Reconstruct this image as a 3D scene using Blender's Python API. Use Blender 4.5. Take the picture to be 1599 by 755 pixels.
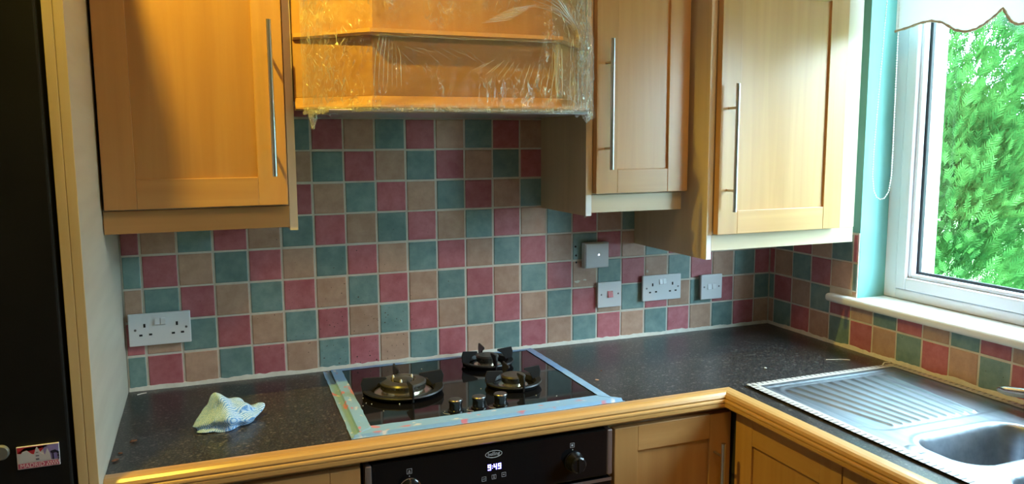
import bpy, bmesh, math, random
from mathutils import Vector, Matrix, noise
random.seed(7)
for o in list(bpy.data.objects): bpy.data.objects.remove(o, do_unlink=True)
S = bpy.context.scene
COL = S.collection

# ------------------------------------------------------------------ camera
P = 0.087                      # tile pitch (m)
ZW = 0.90                      # worktop height
XR = 1.9774                    # inner face of the right wall
CEIL = 2.62
yaw, pit, rol = 0.3725055, -0.1278823, -0.0055663
fw = Vector((math.sin(yaw)*math.cos(pit), math.cos(yaw)*math.cos(pit), math.sin(pit)))
r0 = Vector((math.cos(yaw), -math.sin(yaw), 0)); u0 = r0.cross(fw)
rt = math.cos(rol)*r0 + math.sin(rol)*u0; up = -math.sin(rol)*r0 + math.cos(rol)*u0
cam = bpy.data.cameras.new('camera'); camo = bpy.data.objects.new('camera', cam); COL.objects.link(camo)
camo.matrix_world = Matrix(((rt.x, up.x, -fw.x, .15431), (rt.y, up.y, -fw.y, -2.20907), (rt.z, up.z, -fw.z, 1.53927), (0, 0, 0, 1)))
cam.sensor_width = 36; cam.lens = 1238.86/1599*36; cam.clip_start = .05
S.camera = camo

# ------------------------------------------------------------------ world, exposure
W = bpy.data.worlds.new('overcast'); S.world = W; W.use_nodes = True
bg = W.node_tree.nodes['Background']; bg.inputs[0].default_value = (.60, .82, 1.0, 1); bg.inputs[1].default_value = 28
S.view_settings.view_transform = 'Standard'; S.view_settings.look = 'None'
S.view_settings.gamma = 1; S.view_settings.use_curve_mapping = False
S.view_settings.exposure = 0.34
LAMP_POS = (-.100, -.745, 2.575)
LAMP_W = 76
FILL_POS = (.95, -1.55, 2.52)
FILL_W = 12
def portal(name, loc, rot, sx, sy):
    l = bpy.data.lights.new(name, 'AREA'); l.shape = 'RECTANGLE'; l.size = sx; l.size_y = sy
    l.cycles.is_portal = True
    o = bpy.data.objects.new(name, l); COL.objects.link(o); o.location = loc; o.rotation_euler = rot
portal('window_portal', (2.30, -1.07, 1.66), (0, math.pi/2, 0), 1.22, 1.36)

# ------------------------------------------------------------------ helpers
ORG = {}
def bm_box(bm, x0, x1, y0, y1, z0, z1):
    v = [bm.verts.new((x, y, z)) for z in (z0, z1) for y in (y0, y1) for x in (x0, x1)]
    for f in ((0, 2, 3, 1), (4, 5, 7, 6), (0, 1, 5, 4), (2, 6, 7, 3), (0, 4, 6, 2), (1, 3, 7, 5)):
        bm.faces.new([v[i] for i in f])
def box(*a):
    bm = bmesh.new(); bm_box(bm, *a); return bm
def boxes(l):
    bm = bmesh.new()
    for a in l: bm_box(bm, *a)
    return bm
def bm_tube(bm, pts, r, seg=10, cap=True):
    pts = [Vector(q) for q in pts]; rings = []
    n = len(pts)
    for i, q in enumerate(pts):
        d = (pts[min(i+1, n-1)]-pts[max(i-1, 0)]).normalized()
        a = Vector((0, 0, 1)) if abs(d.z) < .9 else Vector((1, 0, 0))
        s = d.cross(a).normalized(); t = s.cross(d)
        rr = r[i] if isinstance(r, (list, tuple)) else r
        rings.append([bm.verts.new(q + rr*(math.cos(k*2*math.pi/seg)*s + math.sin(k*2*math.pi/seg)*t)) for k in range(seg)])
    for a, b in zip(rings, rings[1:]):
        for k in range(seg): bm.faces.new((a[k], a[(k+1) % seg], b[(k+1) % seg], b[k]))
    if cap:
        bm.faces.new(rings[0][::-1]); bm.faces.new(rings[-1])
def tube(*a, **k):
    bm = bmesh.new(); bm_tube(bm, *a, **k); return bm
def lathe(prof, c, seg=40, bm=None, axis='Z'):
    """prof: list of (r, h); c: centre; closed at the ends where r == 0"""
    bm = bm or bmesh.new(); c = Vector(c); rings = []
    def place(r, h, a):
        if axis == 'Z': return c + Vector((r*math.cos(a), r*math.sin(a), h))
        return c + Vector((r*math.cos(a), -h, r*math.sin(a)))      # axis -Y
    for r, h in prof:
        if r < 1e-6: rings.append([bm.verts.new(place(0, h, 0))])
        else: rings.append([bm.verts.new(place(r, h, k*2*math.pi/seg)) for k in range(seg)])
    for a, b in zip(rings, rings[1:]):
        for k in range(seg):
            k2 = (k+1) % seg
            if len(a) == 1 and len(b) == 1: continue
            if len(a) == 1: bm.faces.new((a[0], b[k2], b[k]))
            elif len(b) == 1: bm.faces.new((a[k], a[k2], b[0]))
            else: bm.faces.new((a[k], a[k2], b[k2], b[k]))
    return bm
def prism(poly, z0, z1, axis='Z', bm=None):
    """poly extruded; axis Z: poly in xy; axis Y: poly in xz, z0..z1 are y; axis X: poly in yz"""
    bm = bm or bmesh.new()
    def pl(a, b, h): return (a, b, h) if axis == 'Z' else (a, h, b) if axis == 'Y' else (h, a, b)
    lo = [bm.verts.new(pl(a, b, z0)) for a, b in poly]; hi = [bm.verts.new(pl(a, b, z1)) for a, b in poly]
    n = len(poly)
    for i in range(n): bm.faces.new((lo[i], lo[(i+1) % n], hi[(i+1) % n], hi[i]))
    bm.faces.new(lo[::-1]); bm.faces.new(hi)
    return bm
def obj(name, bm, mat, parent=None, bevel=0, smooth=False, seg=2, fixn=True):
    if fixn: bmesh.ops.recalc_face_normals(bm, faces=bm.faces[:])
    org = ORG.get(parent.name, Vector()) if parent else Vector()
    if org.length: bmesh.ops.translate(bm, verts=bm.verts[:], vec=-org)
    me = bpy.data.meshes.new(name); bm.to_mesh(me); bm.free()
    o = bpy.data.objects.new(name, me); COL.objects.link(o)
    me.materials.append(mat)
    if smooth:
        for f in me.polygons: f.use_smooth = True
        try: me.set_sharp_from_angle(angle=math.radians(40))
        except Exception: pass
    if parent: o.parent = parent; ORG[o.name] = org
    if bevel:
        b = o.modifiers.new('bevel', 'BEVEL'); b.width = bevel; b.segments = seg; b.limit_method = 'ANGLE'; b.angle_limit = math.radians(40)
    return o
def tag(o, label=None, cat=None, group=None, kind=None):
    if label: o['label'] = label
    if cat: o['category'] = cat
    if group: o['group'] = group
    if kind: o['kind'] = kind
    return o
def thing(name, loc, label, cat, group=None):
    o = bpy.data.objects.new(name, None); COL.objects.link(o); o.location = loc; o.empty_display_size = .05
    ORG[o.name] = Vector(loc)
    return tag(o, label, cat, group)
def struct(name, bm, mat, **k):
    o = obj(name, bm, mat, **k); o['kind'] = 'structure'; return o
def text_bm(body, size, loc, mat4, extrude=.0004, align='CENTER', sx=1.0):
    cu = bpy.data.curves.new('lettering', 'FONT'); cu.body = body; cu.size = size; cu.extrude = extrude
    cu.align_x = align; cu.align_y = 'CENTER'; cu.resolution_u = 4
    o = bpy.data.objects.new('lettering', cu); COL.objects.link(o)
    dg = bpy.context.evaluated_depsgraph_get()
    me = bpy.data.meshes.new_from_object(o.evaluated_get(dg))
    bm = bmesh.new(); bm.from_mesh(me)
    bpy.data.objects.remove(o); bpy.data.meshes.remove(me)
    bmesh.ops.transform(bm, matrix=Matrix.Translation(loc) @ mat4 @ Matrix.Diagonal((sx, 1, 1, 1)), verts=bm.verts[:])
    return bm
FRONT = Matrix(((1, 0, 0, 0), (0, 0, -1, 0), (0, 1, 0, 0), (0, 0, 0, 1)))   # text plane facing -Y

# ------------------------------------------------------------------ materials
def nmat(name):
    m = bpy.data.materials.new(name); m.use_nodes = True
    nt = m.node_tree; b = nt.nodes['Principled BSDF']
    return m, nt, b
def N(nt, t, **k):
    n = nt.nodes.new(t)
    for a, v in k.items():
        if a in n.inputs.keys(): n.inputs[a].default_value = v
        else: setattr(n, a, v)
    return n
def L(nt, a, b): nt.links.new(a, b)
def plain(name, col, rough=.5, metal=0, spec=.5, emis=None, es=0, coat=0):
    m, nt, b = nmat(name)
    b.inputs['Base Color'].default_value = (*col, 1); b.inputs['Roughness'].default_value = rough
    b.inputs['Metallic'].default_value = metal; b.inputs['Specular IOR Level'].default_value = spec
    b.inputs['Coat Weight'].default_value = coat; b.inputs['Coat Roughness'].default_value = .08
    if emis: b.inputs['Emission Color'].default_value = (*emis, 1); b.inputs['Emission Strength'].default_value = es
    return m
def noisy(name, c1, c2, scale=(20, 20, 20), rough=.5, metal=0, bump=0, detail=4, lo=.3, hi=.7, coords='Object', spec=.5, rnd=0, ns=1.0):
    m, nt, b = nmat(name)
    tc = N(nt, 'ShaderNodeTexCoord'); mp = N(nt, 'ShaderNodeMapping'); mp.inputs['Scale'].default_value = scale
    L(nt, tc.outputs[coords], mp.inputs['Vector'])
    no = N(nt, 'ShaderNodeTexNoise', Scale=ns, Detail=detail); L(nt, mp.outputs[0], no.inputs['Vector'])
    cr = N(nt, 'ShaderNodeValToRGB'); cr.color_ramp.elements[0].position = lo; cr.color_ramp.elements[1].position = hi
    cr.color_ramp.elements[0].color = (*c1, 1); cr.color_ramp.elements[1].color = (*c2, 1)
    L(nt, no.outputs['Fac'], cr.inputs[0])
    out = cr.outputs[0]
    if rnd:
        oi = N(nt, 'ShaderNodeObjectInfo'); hs = N(nt, 'ShaderNodeHueSaturation')
        mr = N(nt, 'ShaderNodeMapRange'); mr.inputs['To Min'].default_value = 1-rnd; mr.inputs['To Max'].default_value = 1+rnd
        L(nt, oi.outputs['Random'], mr.inputs[0]); L(nt, mr.outputs[0], hs.inputs['Value']); L(nt, out, hs.inputs['Color']); out = hs.outputs[0]
    L(nt, out, b.inputs['Base Color'])
    b.inputs['Roughness'].default_value = rough; b.inputs['Metallic'].default_value = metal; b.inputs['Specular IOR Level'].default_value = spec
    if bump:
        bp = N(nt, 'ShaderNodeBump', Strength=bump, Distance=.002); L(nt, no.outputs['Fac'], bp.inputs['Height']); L(nt, bp.outputs[0], b.inputs['Normal'])
    return m
def wood(name, axis, c1, c2, rough=.33):
    sc = {'X': (1.4, 34, 34), 'Y': (34, 1.4, 34), 'Z': (34, 34, 1.4)}[axis]
    m, nt, b = nmat(name)
    tc = N(nt, 'ShaderNodeTexCoord'); mp = N(nt, 'ShaderNodeMapping'); mp.inputs['Scale'].default_value = sc
    oi = N(nt, 'ShaderNodeObjectInfo'); ad = N(nt, 'ShaderNodeVectorMath'); ad.operation = 'ADD'
    ml = N(nt, 'ShaderNodeMath'); ml.operation = 'MULTIPLY'; ml.inputs[1].default_value = 7.0
    L(nt, oi.outputs['Random'], ml.inputs[0]); L(nt, tc.outputs['Object'], ad.inputs[0]); L(nt, ml.outputs[0], ad.inputs[1])
    L(nt, ad.outputs[0], mp.inputs['Vector'])
    n1 = N(nt, 'ShaderNodeTexNoise', Scale=1.0, Detail=5.0, Distortion=.6); L(nt, mp.outputs[0], n1.inputs['Vector'])
    n2 = N(nt, 'ShaderNodeTexNoise', Scale=.13, Detail=2.0); L(nt, mp.outputs[0], n2.inputs['Vector'])
    mx = N(nt, 'ShaderNodeMath'); mx.operation = 'MULTIPLY_ADD'; mx.inputs[1].default_value = .55
    L(nt, n1.outputs['Fac'], mx.inputs[0])
    m2 = N(nt, 'ShaderNodeMath'); m2.operation = 'MULTIPLY'; m2.inputs[1].default_value = .45; L(nt, n2.outputs['Fac'], m2.inputs[0]); L(nt, m2.outputs[0], mx.inputs[2])
    cr = N(nt, 'ShaderNodeValToRGB'); cr.color_ramp.elements[0].position = .32; cr.color_ramp.elements[1].position = .66
    cr.color_ramp.elements[0].color = (*c1, 1); cr.color_ramp.elements[1].color = (*c2, 1)
    L(nt, mx.outputs[0], cr.inputs[0])
    hs = N(nt, 'ShaderNodeHueSaturation'); mr = N(nt, 'ShaderNodeMapRange'); mr.inputs['To Min'].default_value = .93; mr.inputs['To Max'].default_value = 1.07
    L(nt, oi.outputs['Random'], mr.inputs[0]); L(nt, mr.outputs[0], hs.inputs['Value']); L(nt, cr.outputs[0], hs.inputs['Color'])
    L(nt, hs.outputs[0], b.inputs['Base Color'])
    b.inputs['Roughness'].default_value = rough; b.inputs['Coat Weight'].default_value = .35; b.inputs['Coat Roughness'].default_value = .3
    bp = N(nt, 'ShaderNodeBump', Strength=.06, Distance=.001); L(nt, n1.outputs['Fac'], bp.inputs['Height']); L(nt, bp.outputs[0], b.inputs['Normal'])
    return m
WC1, WC2 = (.45, .22, .07), (.57, .31, .112)
wood_v = wood('maple_vertical', 'Z', WC1, WC2); wood_x = wood('maple_along_x', 'X', WC1, WC2); wood_y = wood('maple_along_y', 'Y', WC1, WC2)
PC1, PC2 = (.50, .38, .235), (.60, .47, .30)
pale_v = wood('pale_laminate_vertical', 'Z', PC1, PC2, .4)
pale_x = wood('pale_laminate_x', 'X', PC1, PC2, .4)
edge_pale = plain('pale_edging', (.74, .60, .40), .35)
edge_white = plain('worn_white_edge', (.74, .72, .68), .5)
trim_x = wood('worktop_edging_x', 'X', (.50, .26, .08), (.64, .37, .13), .28)
trim_y = wood('worktop_edging_y', 'Y', (.50, .26, .08), (.64, .37, .13), .28)
panel_cream = noisy('cream_panel', (.56, .50, .40), (.62, .56, .45), (3, 3, 30), .4, detail=2)
panel_edge = noisy('panel_edge', (.60, .44, .22), (.70, .53, .29), (30, 30, 4), .4)
steel = plain('brushed_steel', (.62, .62, .62), .28, 1)
chrome = plain('chrome', (.86, .86, .88), .06, 1)
black_plastic = plain('black_plastic', (.012, .012, .013), .35)
dark_gap = plain('dark_shadow_gap', (.02, .016, .012), .8)
white_plastic = plain('white_plastic', (.80, .82, .85), .32)
slot_black = plain('slot_black', (.01, .01, .012), .6)
screw_metal = plain('screw_metal', (.25, .25, .27), .4, 1)
grout = noisy('grout', (.68, .63, .54), (.78, .73, .64), (40, 40, 40), .85, bump=.15)
sealant = noisy('sealant', (.72, .67, .57), (.82, .78, .68), (60, 60, 60), .6, bump=.3)
teal_paint = noisy('teal_paint', (.20, .50, .47), (.23, .55, .52), (8, 8, 8), .55, bump=.05)
plaster_white = plain('white_plaster', (.78, .77, .74), .8)
render_white = noisy('white_render', (.85, .85, .84), (.92, .92, .91), (60, 60, 60), .9, bump=.3)
upvc = plain('white_upvc', (.86, .88, .95), .22)
gasket = plain('black_gasket', (.02, .022, .025), .5)
floor_mat = noisy('floor_vinyl', (.30, .24, .19), (.40, .33, .27), (4, 4, 4), .5)

def tile_mat(name, c1, c2):
    m, nt, b = nmat(name)
    tc = N(nt, 'ShaderNodeTexCoord'); oi = N(nt, 'ShaderNodeObjectInfo')
    ml = N(nt, 'ShaderNodeMath'); ml.operation = 'MULTIPLY'; ml.inputs[1].default_value = 31.0; L(nt, oi.outputs['Random'], ml.inputs[0])
    ad = N(nt, 'ShaderNodeVectorMath'); ad.operation = 'ADD'; L(nt, tc.outputs['Object'], ad.inputs[0]); L(nt, ml.outputs[0], ad.inputs[1])
    n1 = N(nt, 'ShaderNodeTexNoise', Scale=28.0, Detail=6.0, Roughness=.62); L(nt, ad.outputs[0], n1.inputs['Vector'])
    cr = N(nt, 'ShaderNodeValToRGB'); cr.color_ramp.elements[0].position = .33; cr.color_ramp.elements[1].position = .68
    cr.color_ramp.elements[0].color = (*c1, 1); cr.color_ramp.elements[1].color = (*c2, 1); L(nt, n1.outputs['Fac'], cr.inputs[0])
    hs = N(nt, 'ShaderNodeHueSaturation'); mr = N(nt, 'ShaderNodeMapRange'); mr.inputs['To Min'].default_value = .88; mr.inputs['To Max'].default_value = 1.1
    L(nt, oi.outputs['Random'], mr.inputs[0]); L(nt, mr.outputs[0], hs.inputs['Value']); L(nt, cr.outputs[0], hs.inputs['Color'])
    # grease spots above the hob
    ge = N(nt, 'ShaderNodeNewGeometry'); ds = N(nt, 'ShaderNodeVectorMath'); ds.operation = 'DISTANCE'; ds.inputs[1].default_value = (.55, 0, .97)
    L(nt, ge.outputs['Position'], ds.inputs[0])
    mk = N(nt, 'ShaderNodeMapRange'); mk.inputs['From Min'].default_value = .42; mk.inputs['From Max'].default_value = .05; mk.inputs['To Min'].default_value = 0; mk.inputs['To Max'].default_value = .10
    L(nt, ds.outputs['Value'], mk.inputs[0])
    sp = N(nt, 'ShaderNodeTexNoise', Scale=150.0, Detail=1.0); L(nt, ge.outputs['Position'], sp.inputs['Vector'])
    su = N(nt, 'ShaderNodeMath'); su.operation = 'ADD'; L(nt, sp.outputs['Fac'], su.inputs[0]); L(nt, mk.outputs[0], su.inputs[1])
    st = N(nt, 'ShaderNodeMapRange'); st.inputs['From Min'].default_value = .79; st.inputs['From Max'].default_value = .83; L(nt, su.outputs[0], st.inputs[0])
    mx = N(nt, 'ShaderNodeMix'); mx.data_type = 'RGBA'; mx.inputs[7].default_value = (.07, .03, .015, 1)
    L(nt, st.outputs[0], mx.inputs[0]); L(nt, hs.outputs[0], mx.inputs[6]); L(nt, mx.outputs[2], b.inputs['Base Color'])
    b.inputs['Roughness'].default_value = .38
    bp = N(nt, 'ShaderNodeBump', Strength=.12, Distance=.002); L(nt, n1.outputs['Fac'], bp.inputs['Height']); L(nt, bp.outputs[0], b.inputs['Normal'])
    return m
TILE = {'R': tile_mat('tile_rose', (.47, .125, .145), (.60, .215, .235)),
        'B': tile_mat('tile_beige', (.49, .295, .205), (.62, .40, .29)),
        'T': tile_mat('tile_teal', (.165, .275, .26), (.26, .385, .365))}

def worktop_mat():
    m, nt, b = nmat('speckled_laminate')
    tc = N(nt, 'ShaderNodeTexCoord')
    vo = N(nt, 'ShaderNodeTexVoronoi', Scale=170.0); L(nt, tc.outputs['Object'], vo.inputs['Vector'])
    no = N(nt, 'ShaderNodeTexNoise', Scale=230.0, Detail=3.0); L(nt, tc.outputs['Object'], no.inputs['Vector'])
    cr = N(nt, 'ShaderNodeValToRGB'); e = cr.color_ramp.elements
    e[0].position = .50; e[0].color = (.017, .016, .017, 1); e[1].position = .74; e[1].color = (.13, .115, .10, 1)
    L(nt, no.outputs['Fac'], cr.inputs[0])
    c2 = N(nt, 'ShaderNodeValToRGB'); e = c2.color_ramp.elements
    e[0].position = .93; e[0].color = (0, 0, 0, 1); e[1].position = .97; e[1].color = (.09, .08, .07, 1)
    sep = N(nt, 'ShaderNodeSeparateColor'); L(nt, vo.outputs['Color'], sep.inputs[0]); L(nt, sep.outputs[0], c2.inputs[0])
    mx = N(nt, 'ShaderNodeMix'); mx.data_type = 'RGBA'; mx.blend_type = 'ADD'; mx.inputs[0].default_value = 1
    L(nt, cr.outputs[0], mx.inputs[6]); L(nt, c2.outputs[0], mx.inputs[7]); L(nt, mx.outputs[2], b.inputs['Base Color'])
    b.inputs['Roughness'].default_value = .30
    n3 = N(nt, 'ShaderNodeTexNoise', Scale=400.0); L(nt, tc.outputs['Object'], n3.inputs['Vector'])
    bp = N(nt, 'ShaderNodeBump', Strength=.05, Distance=.001); L(nt, n3.outputs['Fac'], bp.inputs['Height']); L(nt, bp.outputs[0], b.inputs['Normal'])
    return m
worktop_m = worktop_mat()

def glass_pane():
    m, nt, b = nmat('window_glass')
    nt.nodes.remove(b)
    tr = N(nt, 'ShaderNodeBsdfTransparent'); tr.inputs[0].default_value = (.93, .97, .96, 1)
    gl = N(nt, 'ShaderNodeBsdfGlossy', Roughness=.01); lw = N(nt, 'ShaderNodeLayerWeight', Blend=.5); pw = N(nt, 'ShaderNodeMath'); pw.operation = 'POWER'; pw.inputs[1].default_value = 5.0
    fr = N(nt, 'ShaderNodeMath'); fr.operation = 'MULTIPLY_ADD'; fr.inputs[1].default_value = .9; fr.inputs[2].default_value = .03
    L(nt, lw.outputs['Facing'], pw.inputs[0]); L(nt, pw.outputs[0], fr.inputs[0])
    mx = N(nt, 'ShaderNodeMixShader'); L(nt, fr.outputs[0], mx.inputs[0]); L(nt, tr.outputs[0], mx.inputs[1]); L(nt, gl.outputs[0], mx.inputs[2])
    L(nt, mx.outputs[0], nt.nodes['Material Output'].inputs[0])
    return m
glass_m = glass_pane()

# ================================================================== STRUCTURE
def zl(j): return ZW + (j + 1.05)*P
wall_back = struct('wall_back', box(-2.2, 2.29, .004, .16, 0, CEIL), plaster_white)
obj('grout_bed', box(-.046, XR+.004, .0012, .006, ZW-.03, zl(8)), grout, wall_back)
W0, W1, WZ0, WZ1 = -1.75, -.395, 1.036, 2.20
wall_right = struct('wall_right', boxes([(XR+.004, 2.12, -3.75, .004, 0, WZ0), (XR+.004, 2.12, W1, .004, WZ0, CEIL),
    (XR+.004, 2.12, -3.75, W0, WZ0, CEIL), (XR+.004, 2.12, W0, W1, WZ1, CEIL)]), teal_paint)
obj('outer_leaf', boxes([(2.12, 2.29, -3.75, .004, -.3, WZ0+.03), (2.12, 2.29, W1, .004, WZ0+.03, CEIL), (2.12, 2.29, -3.75, W0, WZ0+.03, CEIL), (2.12, 2.29, W0, W1, WZ1, CEIL)]), render_white, wall_right)
obj('grout_bed', boxes([(XR+.0012, XR+.006, -1.95, .004, ZW-.03, 1.033), (XR+.0012, XR+.006, W1, .004, 1.033, zl(3)+.004)]), grout, wall_right)
struct('wall_left', box(-2.3, -2.2, -3.75, .16, 0, CEIL), plain('stone_paint', (.55, .51, .46), .8))
struct('floor', box(-2.3, 2.29, -3.75, .16, -.1, 0), floor_mat)
struct('ceiling', box(-2.3, 2.29, -3.75, .16, CEIL, CEIL+.1), plaster_white)
struct('wall_rear', box(-2.3, 2.29, -3.85, -3.75, 0, CEIL), plain('stone_paint', (.55, .51, .46), .8))

# window
win = bpy.data.objects.new('window_1', None); COL.objects.link(win); win['kind'] = 'structure'; win.location = (2.11, W1, 1.06); ORG['window_1'] = Vector(win.location)
def ring(xa, xb, ya, yb, za, zb, t):   # rectangular frame in the YZ plane, ya>yb
    return boxes([(xa, xb, ya-t, ya, za, zb), (xa, xb, yb, yb+t, za, zb), (xa, xb, yb+t, ya-t, za, za+t), (xa, xb, yb+t, ya-t, zb-t, zb)])
ZF = 1.061
obj('window_frame', boxes([(2.085, 2.15, W1-.043, W1, ZF, WZ1), (2.085, 2.15, W0, W0+.043, ZF, WZ1), (2.085, 2.15, W0+.043, W1-.043, ZF, ZF+.029), (2.085, 2.15, W0+.043, W1-.043, WZ1-.04, WZ1), (2.085, 2.15, -1.11, -1.04, ZF+.029, WZ1-.04)]), upvc, win, bevel=.003)
for ya, yb in ((W1-.0455, -1.0375), (-1.1125, W0+.0455)):
    za, zb = ZF+.0315, WZ1-.0425
    s = obj('sash', ring(2.078, 2.14, ya, yb, za, zb, .036), upvc, win, bevel=.005)
    obj('glazing_bead', ring(2.090, 2.112, ya-.036, yb+.036, za+.036, zb-.036, .012), upvc, s, bevel=.005)
    obj('gasket', boxes([(2.112, 2.122, ya-.055, ya-.036, za+.036, zb-.036), (2.112, 2.122, yb+.036, yb+.055, za+.036, zb-.036), (2.112, 2.122, yb+.055, ya-.055, za+.036, za+.055), (2.112, 2.122, yb+.055, ya-.055, zb-.055, zb-.036)]), gasket, s)
    obj('pane', box(2.116, 2.119, yb+.05, ya-.05, za+.05, zb-.05), glass_m, win)
sill_poly = [(1.945, -.296), (XR+.003, -.296), (XR+.003, W1-.001), (2.086, W1-.001), (2.086, W0+.001), (XR+.003, W0+.001), (XR+.003, -1.85), (1.945, -1.85)]
obj('window_sill', prism(sill_poly, 1.0365, 1.0625), plain('sill_gloss_white', (.90, .91, .90), .22), win, bevel=.011, seg=4)
obj('outer_sill', box(2.15, 2.33, W0, W1, ZF-.02, ZF+.02), upvc, win, bevel=.006)

# ------------------------------------------------------------------ tiles
SEQ = 'RBT'
MESH = {}
def tile_mesh(w, h, col, axis):
    key = (round(w, 4), round(h, 4), col, axis)
    if key not in MESH:
        bm = bmesh.new(); d0, d1 = -.0012, .0035; b = .0016
        def pt(a, bb, d): return (a, d, bb) if axis == 'Y' else (d, -a, bb)
        o = [bm.verts.new(pt(a*w/2, c*h/2, d1)) for a, c in ((-1, -1), (1, -1), (1, 1), (-1, 1))]
        m = [bm.verts.new(pt(a*w/2, c*h/2, d0+b*.7)) for a, c in ((-1, -1), (1, -1), (1, 1), (-1, 1))]
        i = [bm.verts.new(pt(a*(w/2-b), c*(h/2-b), d0)) for a, c in ((-1, -1), (1, -1), (1, 1), (-1, 1))]
        for k in range(4):
            k2 = (k+1) % 4; bm.faces.new((o[k], o[k2], m[k2], m[k])); bm.faces.new((m[k], m[k2], i[k2], i[k]))
        bm.faces.new(i); bm.faces.new(o[::-1])
        bmesh.ops.recalc_face_normals(bm, faces=bm.faces[:])
        me = bpy.data.meshes.new('tile'); bm.to_mesh(me); bm.free(); me.materials.append(TILE[col]); MESH[key] = me
    return MESH[key]
G = .0058       # joint width
def put_tile(par, axis, a0, a1, z0, z1, col):
    """axis Y: a is x on the back wall; axis X: a is -y on the right wall"""
    w, h = a1-a0-G, z1-z0-G
    if w < .008 or h < .008: return
    o = bpy.data.objects.new('tile', tile_mesh(w, h, col, axis)); COL.objects.link(o); o.parent = par
    j = .0009; jj = [random.uniform(-j, j) for _ in range(3)]
    c, z = (a0+a1)/2 + jj[0], (z0+z1)/2 + jj[1]
    o.location = (c, abs(jj[2])*.4, z) if axis == 'Y' else (XR+abs(jj[2])*.4, -c, z)
    t = .004
    o.rotation_euler = (random.uniform(-t, t), random.uniform(-t, t), random.uniform(-t, t))
for c in range(-1, 23):
    for r in range(-1, 8):
        x0, x1 = max(c*P, -.046), min((c+1)*P, XR)
        z0, z1 = max(zl(r), ZW+.004), zl(r+1)
        if x0 < .33: mx = 3
        elif x0 < 1.10: mx = 7
        elif x0 < 1.43: mx = 3
        else: mx = 2
        if r > mx: continue
        put_tile(wall_back, 'Y', x0, x1, z0, z1, SEQ[(c+r+1) % 3])
YO = .3091
for k in range(-1, 21):
    for r in range(-1, 3):
        a0, a1 = max((YO+k)*P, .0), (YO+k+1)*P
        z0, z1 = max(zl(r), ZW+.004), zl(r+1)
        col = SEQ[(23+k+r+1) % 3]
        if r >= 0 and a1 > .296:
            if a0 > .29:   # below the sill
                if r == 0: put_tile(wall_right, 'X', a0, a1, z0, 1.0365, col)
                if r >= 1 and a0 < .395: put_tile(wall_right, 'X', a0, min(a1, .395), max(z0, 1.062), z1, col)
                elif r == 0 and a0 < .395: put_tile(wall_right, 'X', a0, min(a1, .395), 1.062, z1, col)
            else:
                put_tile(wall_right, 'X', a0, min(a1, .395), z0, z1 if r else 1.0365, col)
            continue
        put_tile(wall_right, 'X', a0, a1, z0, z1, col)

# sealant bead between tiles and worktop
def bead(par, along, a0, a1):
    bm = bmesh.new(); n = int((a1-a0)/.008); prev = None
    for i in range(n+1):
        a = a0+(a1-a0)*i/n
        h = .0105 + .005*noise.noise((a*14, 3 if along == 'X' else 9, 0)) + .003*noise.noise((a*60, 1, 5)); d = .006+.002*noise.noise((a*20, 8, 2))
        pr = [(-d, 0), (-d*.8, h*.45), (-.0022, h), (.002, h), (.002, 0)]
        vs = [bm.verts.new((a, y, ZW+z) if along == 'X' else (XR+y, -a, ZW+z)) for y, z in pr]
        if prev:
            for q in range(4): bm.faces.new((prev[q], prev[q+1], vs[q+1], vs[q]))
        prev = vs
    return obj('sealant_bead', bm, sealant, par, smooth=True)
bead(wall_back, 'X', -.046, XR); bead(wall_right, 'Y', 0, 1.9)
# small drill holes and a chip in the tiles
for u, z in ((1.229, 1.209), (1.231, 1.181), (1.232, 1.159)):
    obj('drill_hole', lathe([(0, .0021), (.0032, .0021), (.0032, .0002), (0, .0002)], (u, 0, z), 12, axis='Y'), slot_black, wall_back)
def flake(par, cx, cz, sx, sz, seed):
    rr = random.Random(seed); n = 14
    pl = [(cx+sx*math.cos(t)*rr.uniform(.45, 1), cz+sz*math.sin(t)*rr.uniform(.4, 1)) for t in [k*2*math.pi/n for k in range(n)]]
    return obj('filler_patch', prism(pl, -.0022, .0, 'Y'), sealant, par)
flake(wall_back, 1.236, 1.098, .014, .006, 1); flake(wall_back, 1.262, 1.102, .007, .004, 2); flake(wall_back, 1.488, 1.114, .005, .007, 3)
flake(wall_back, 1.262, 1.300, .006, .004, 5)

# ================================================================== TALL END PANEL, FRIDGE
tp = thing('tall_end_panel', (-.064, -.32, 0), 'cream tall end panel with yellowish wooden front edge between black fridge and worktop', 'panel')
obj('board', box(-.064, -.048, -.642, .002, 0, 2.33), panel_cream, tp, bevel=.001)
obj('board', box(-.0805, -.0645, -.642, .002, 0, 2.33), panel_cream, tp, bevel=.001)
obj('edging_strip', box(-.064, -.0478, -.646, -.6425, 0, 2.33), panel_edge, tp, bevel=.001)
obj('edging_strip', box(-.081, -.0645, -.646, -.6425, 0, 2.33), panel_edge, tp, bevel=.001)
fr_m = noisy('black_fridge', (.006, .006, .006), (.011, .011, .010), (9, 9, 5), .5, spec=.25, bump=.04)
fr = thing('fridge_freezer', (-.385, -.35, 0), 'tall glossy black fridge freezer at the end of the units', 'fridge')
obj('cabinet_body', box(-.68, -.092, -.58, -.02, .03, 1.98), fr_m, fr, bevel=.004)
obj('door', box(-.68, -.088, -.655, -.585, .66, 1.98), fr_m, fr, bevel=.004, seg=2)
obj('door', box(-.68, -.088, -.655, -.585, .06, .65), fr_m, fr, bevel=.004, seg=2)
for fx in (-.66, -.15):
    for fy in (-.55, -.1): obj('foot', box(fx, fx+.04, fy, fy+.04, 0, .03), black_plastic, fr)
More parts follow.
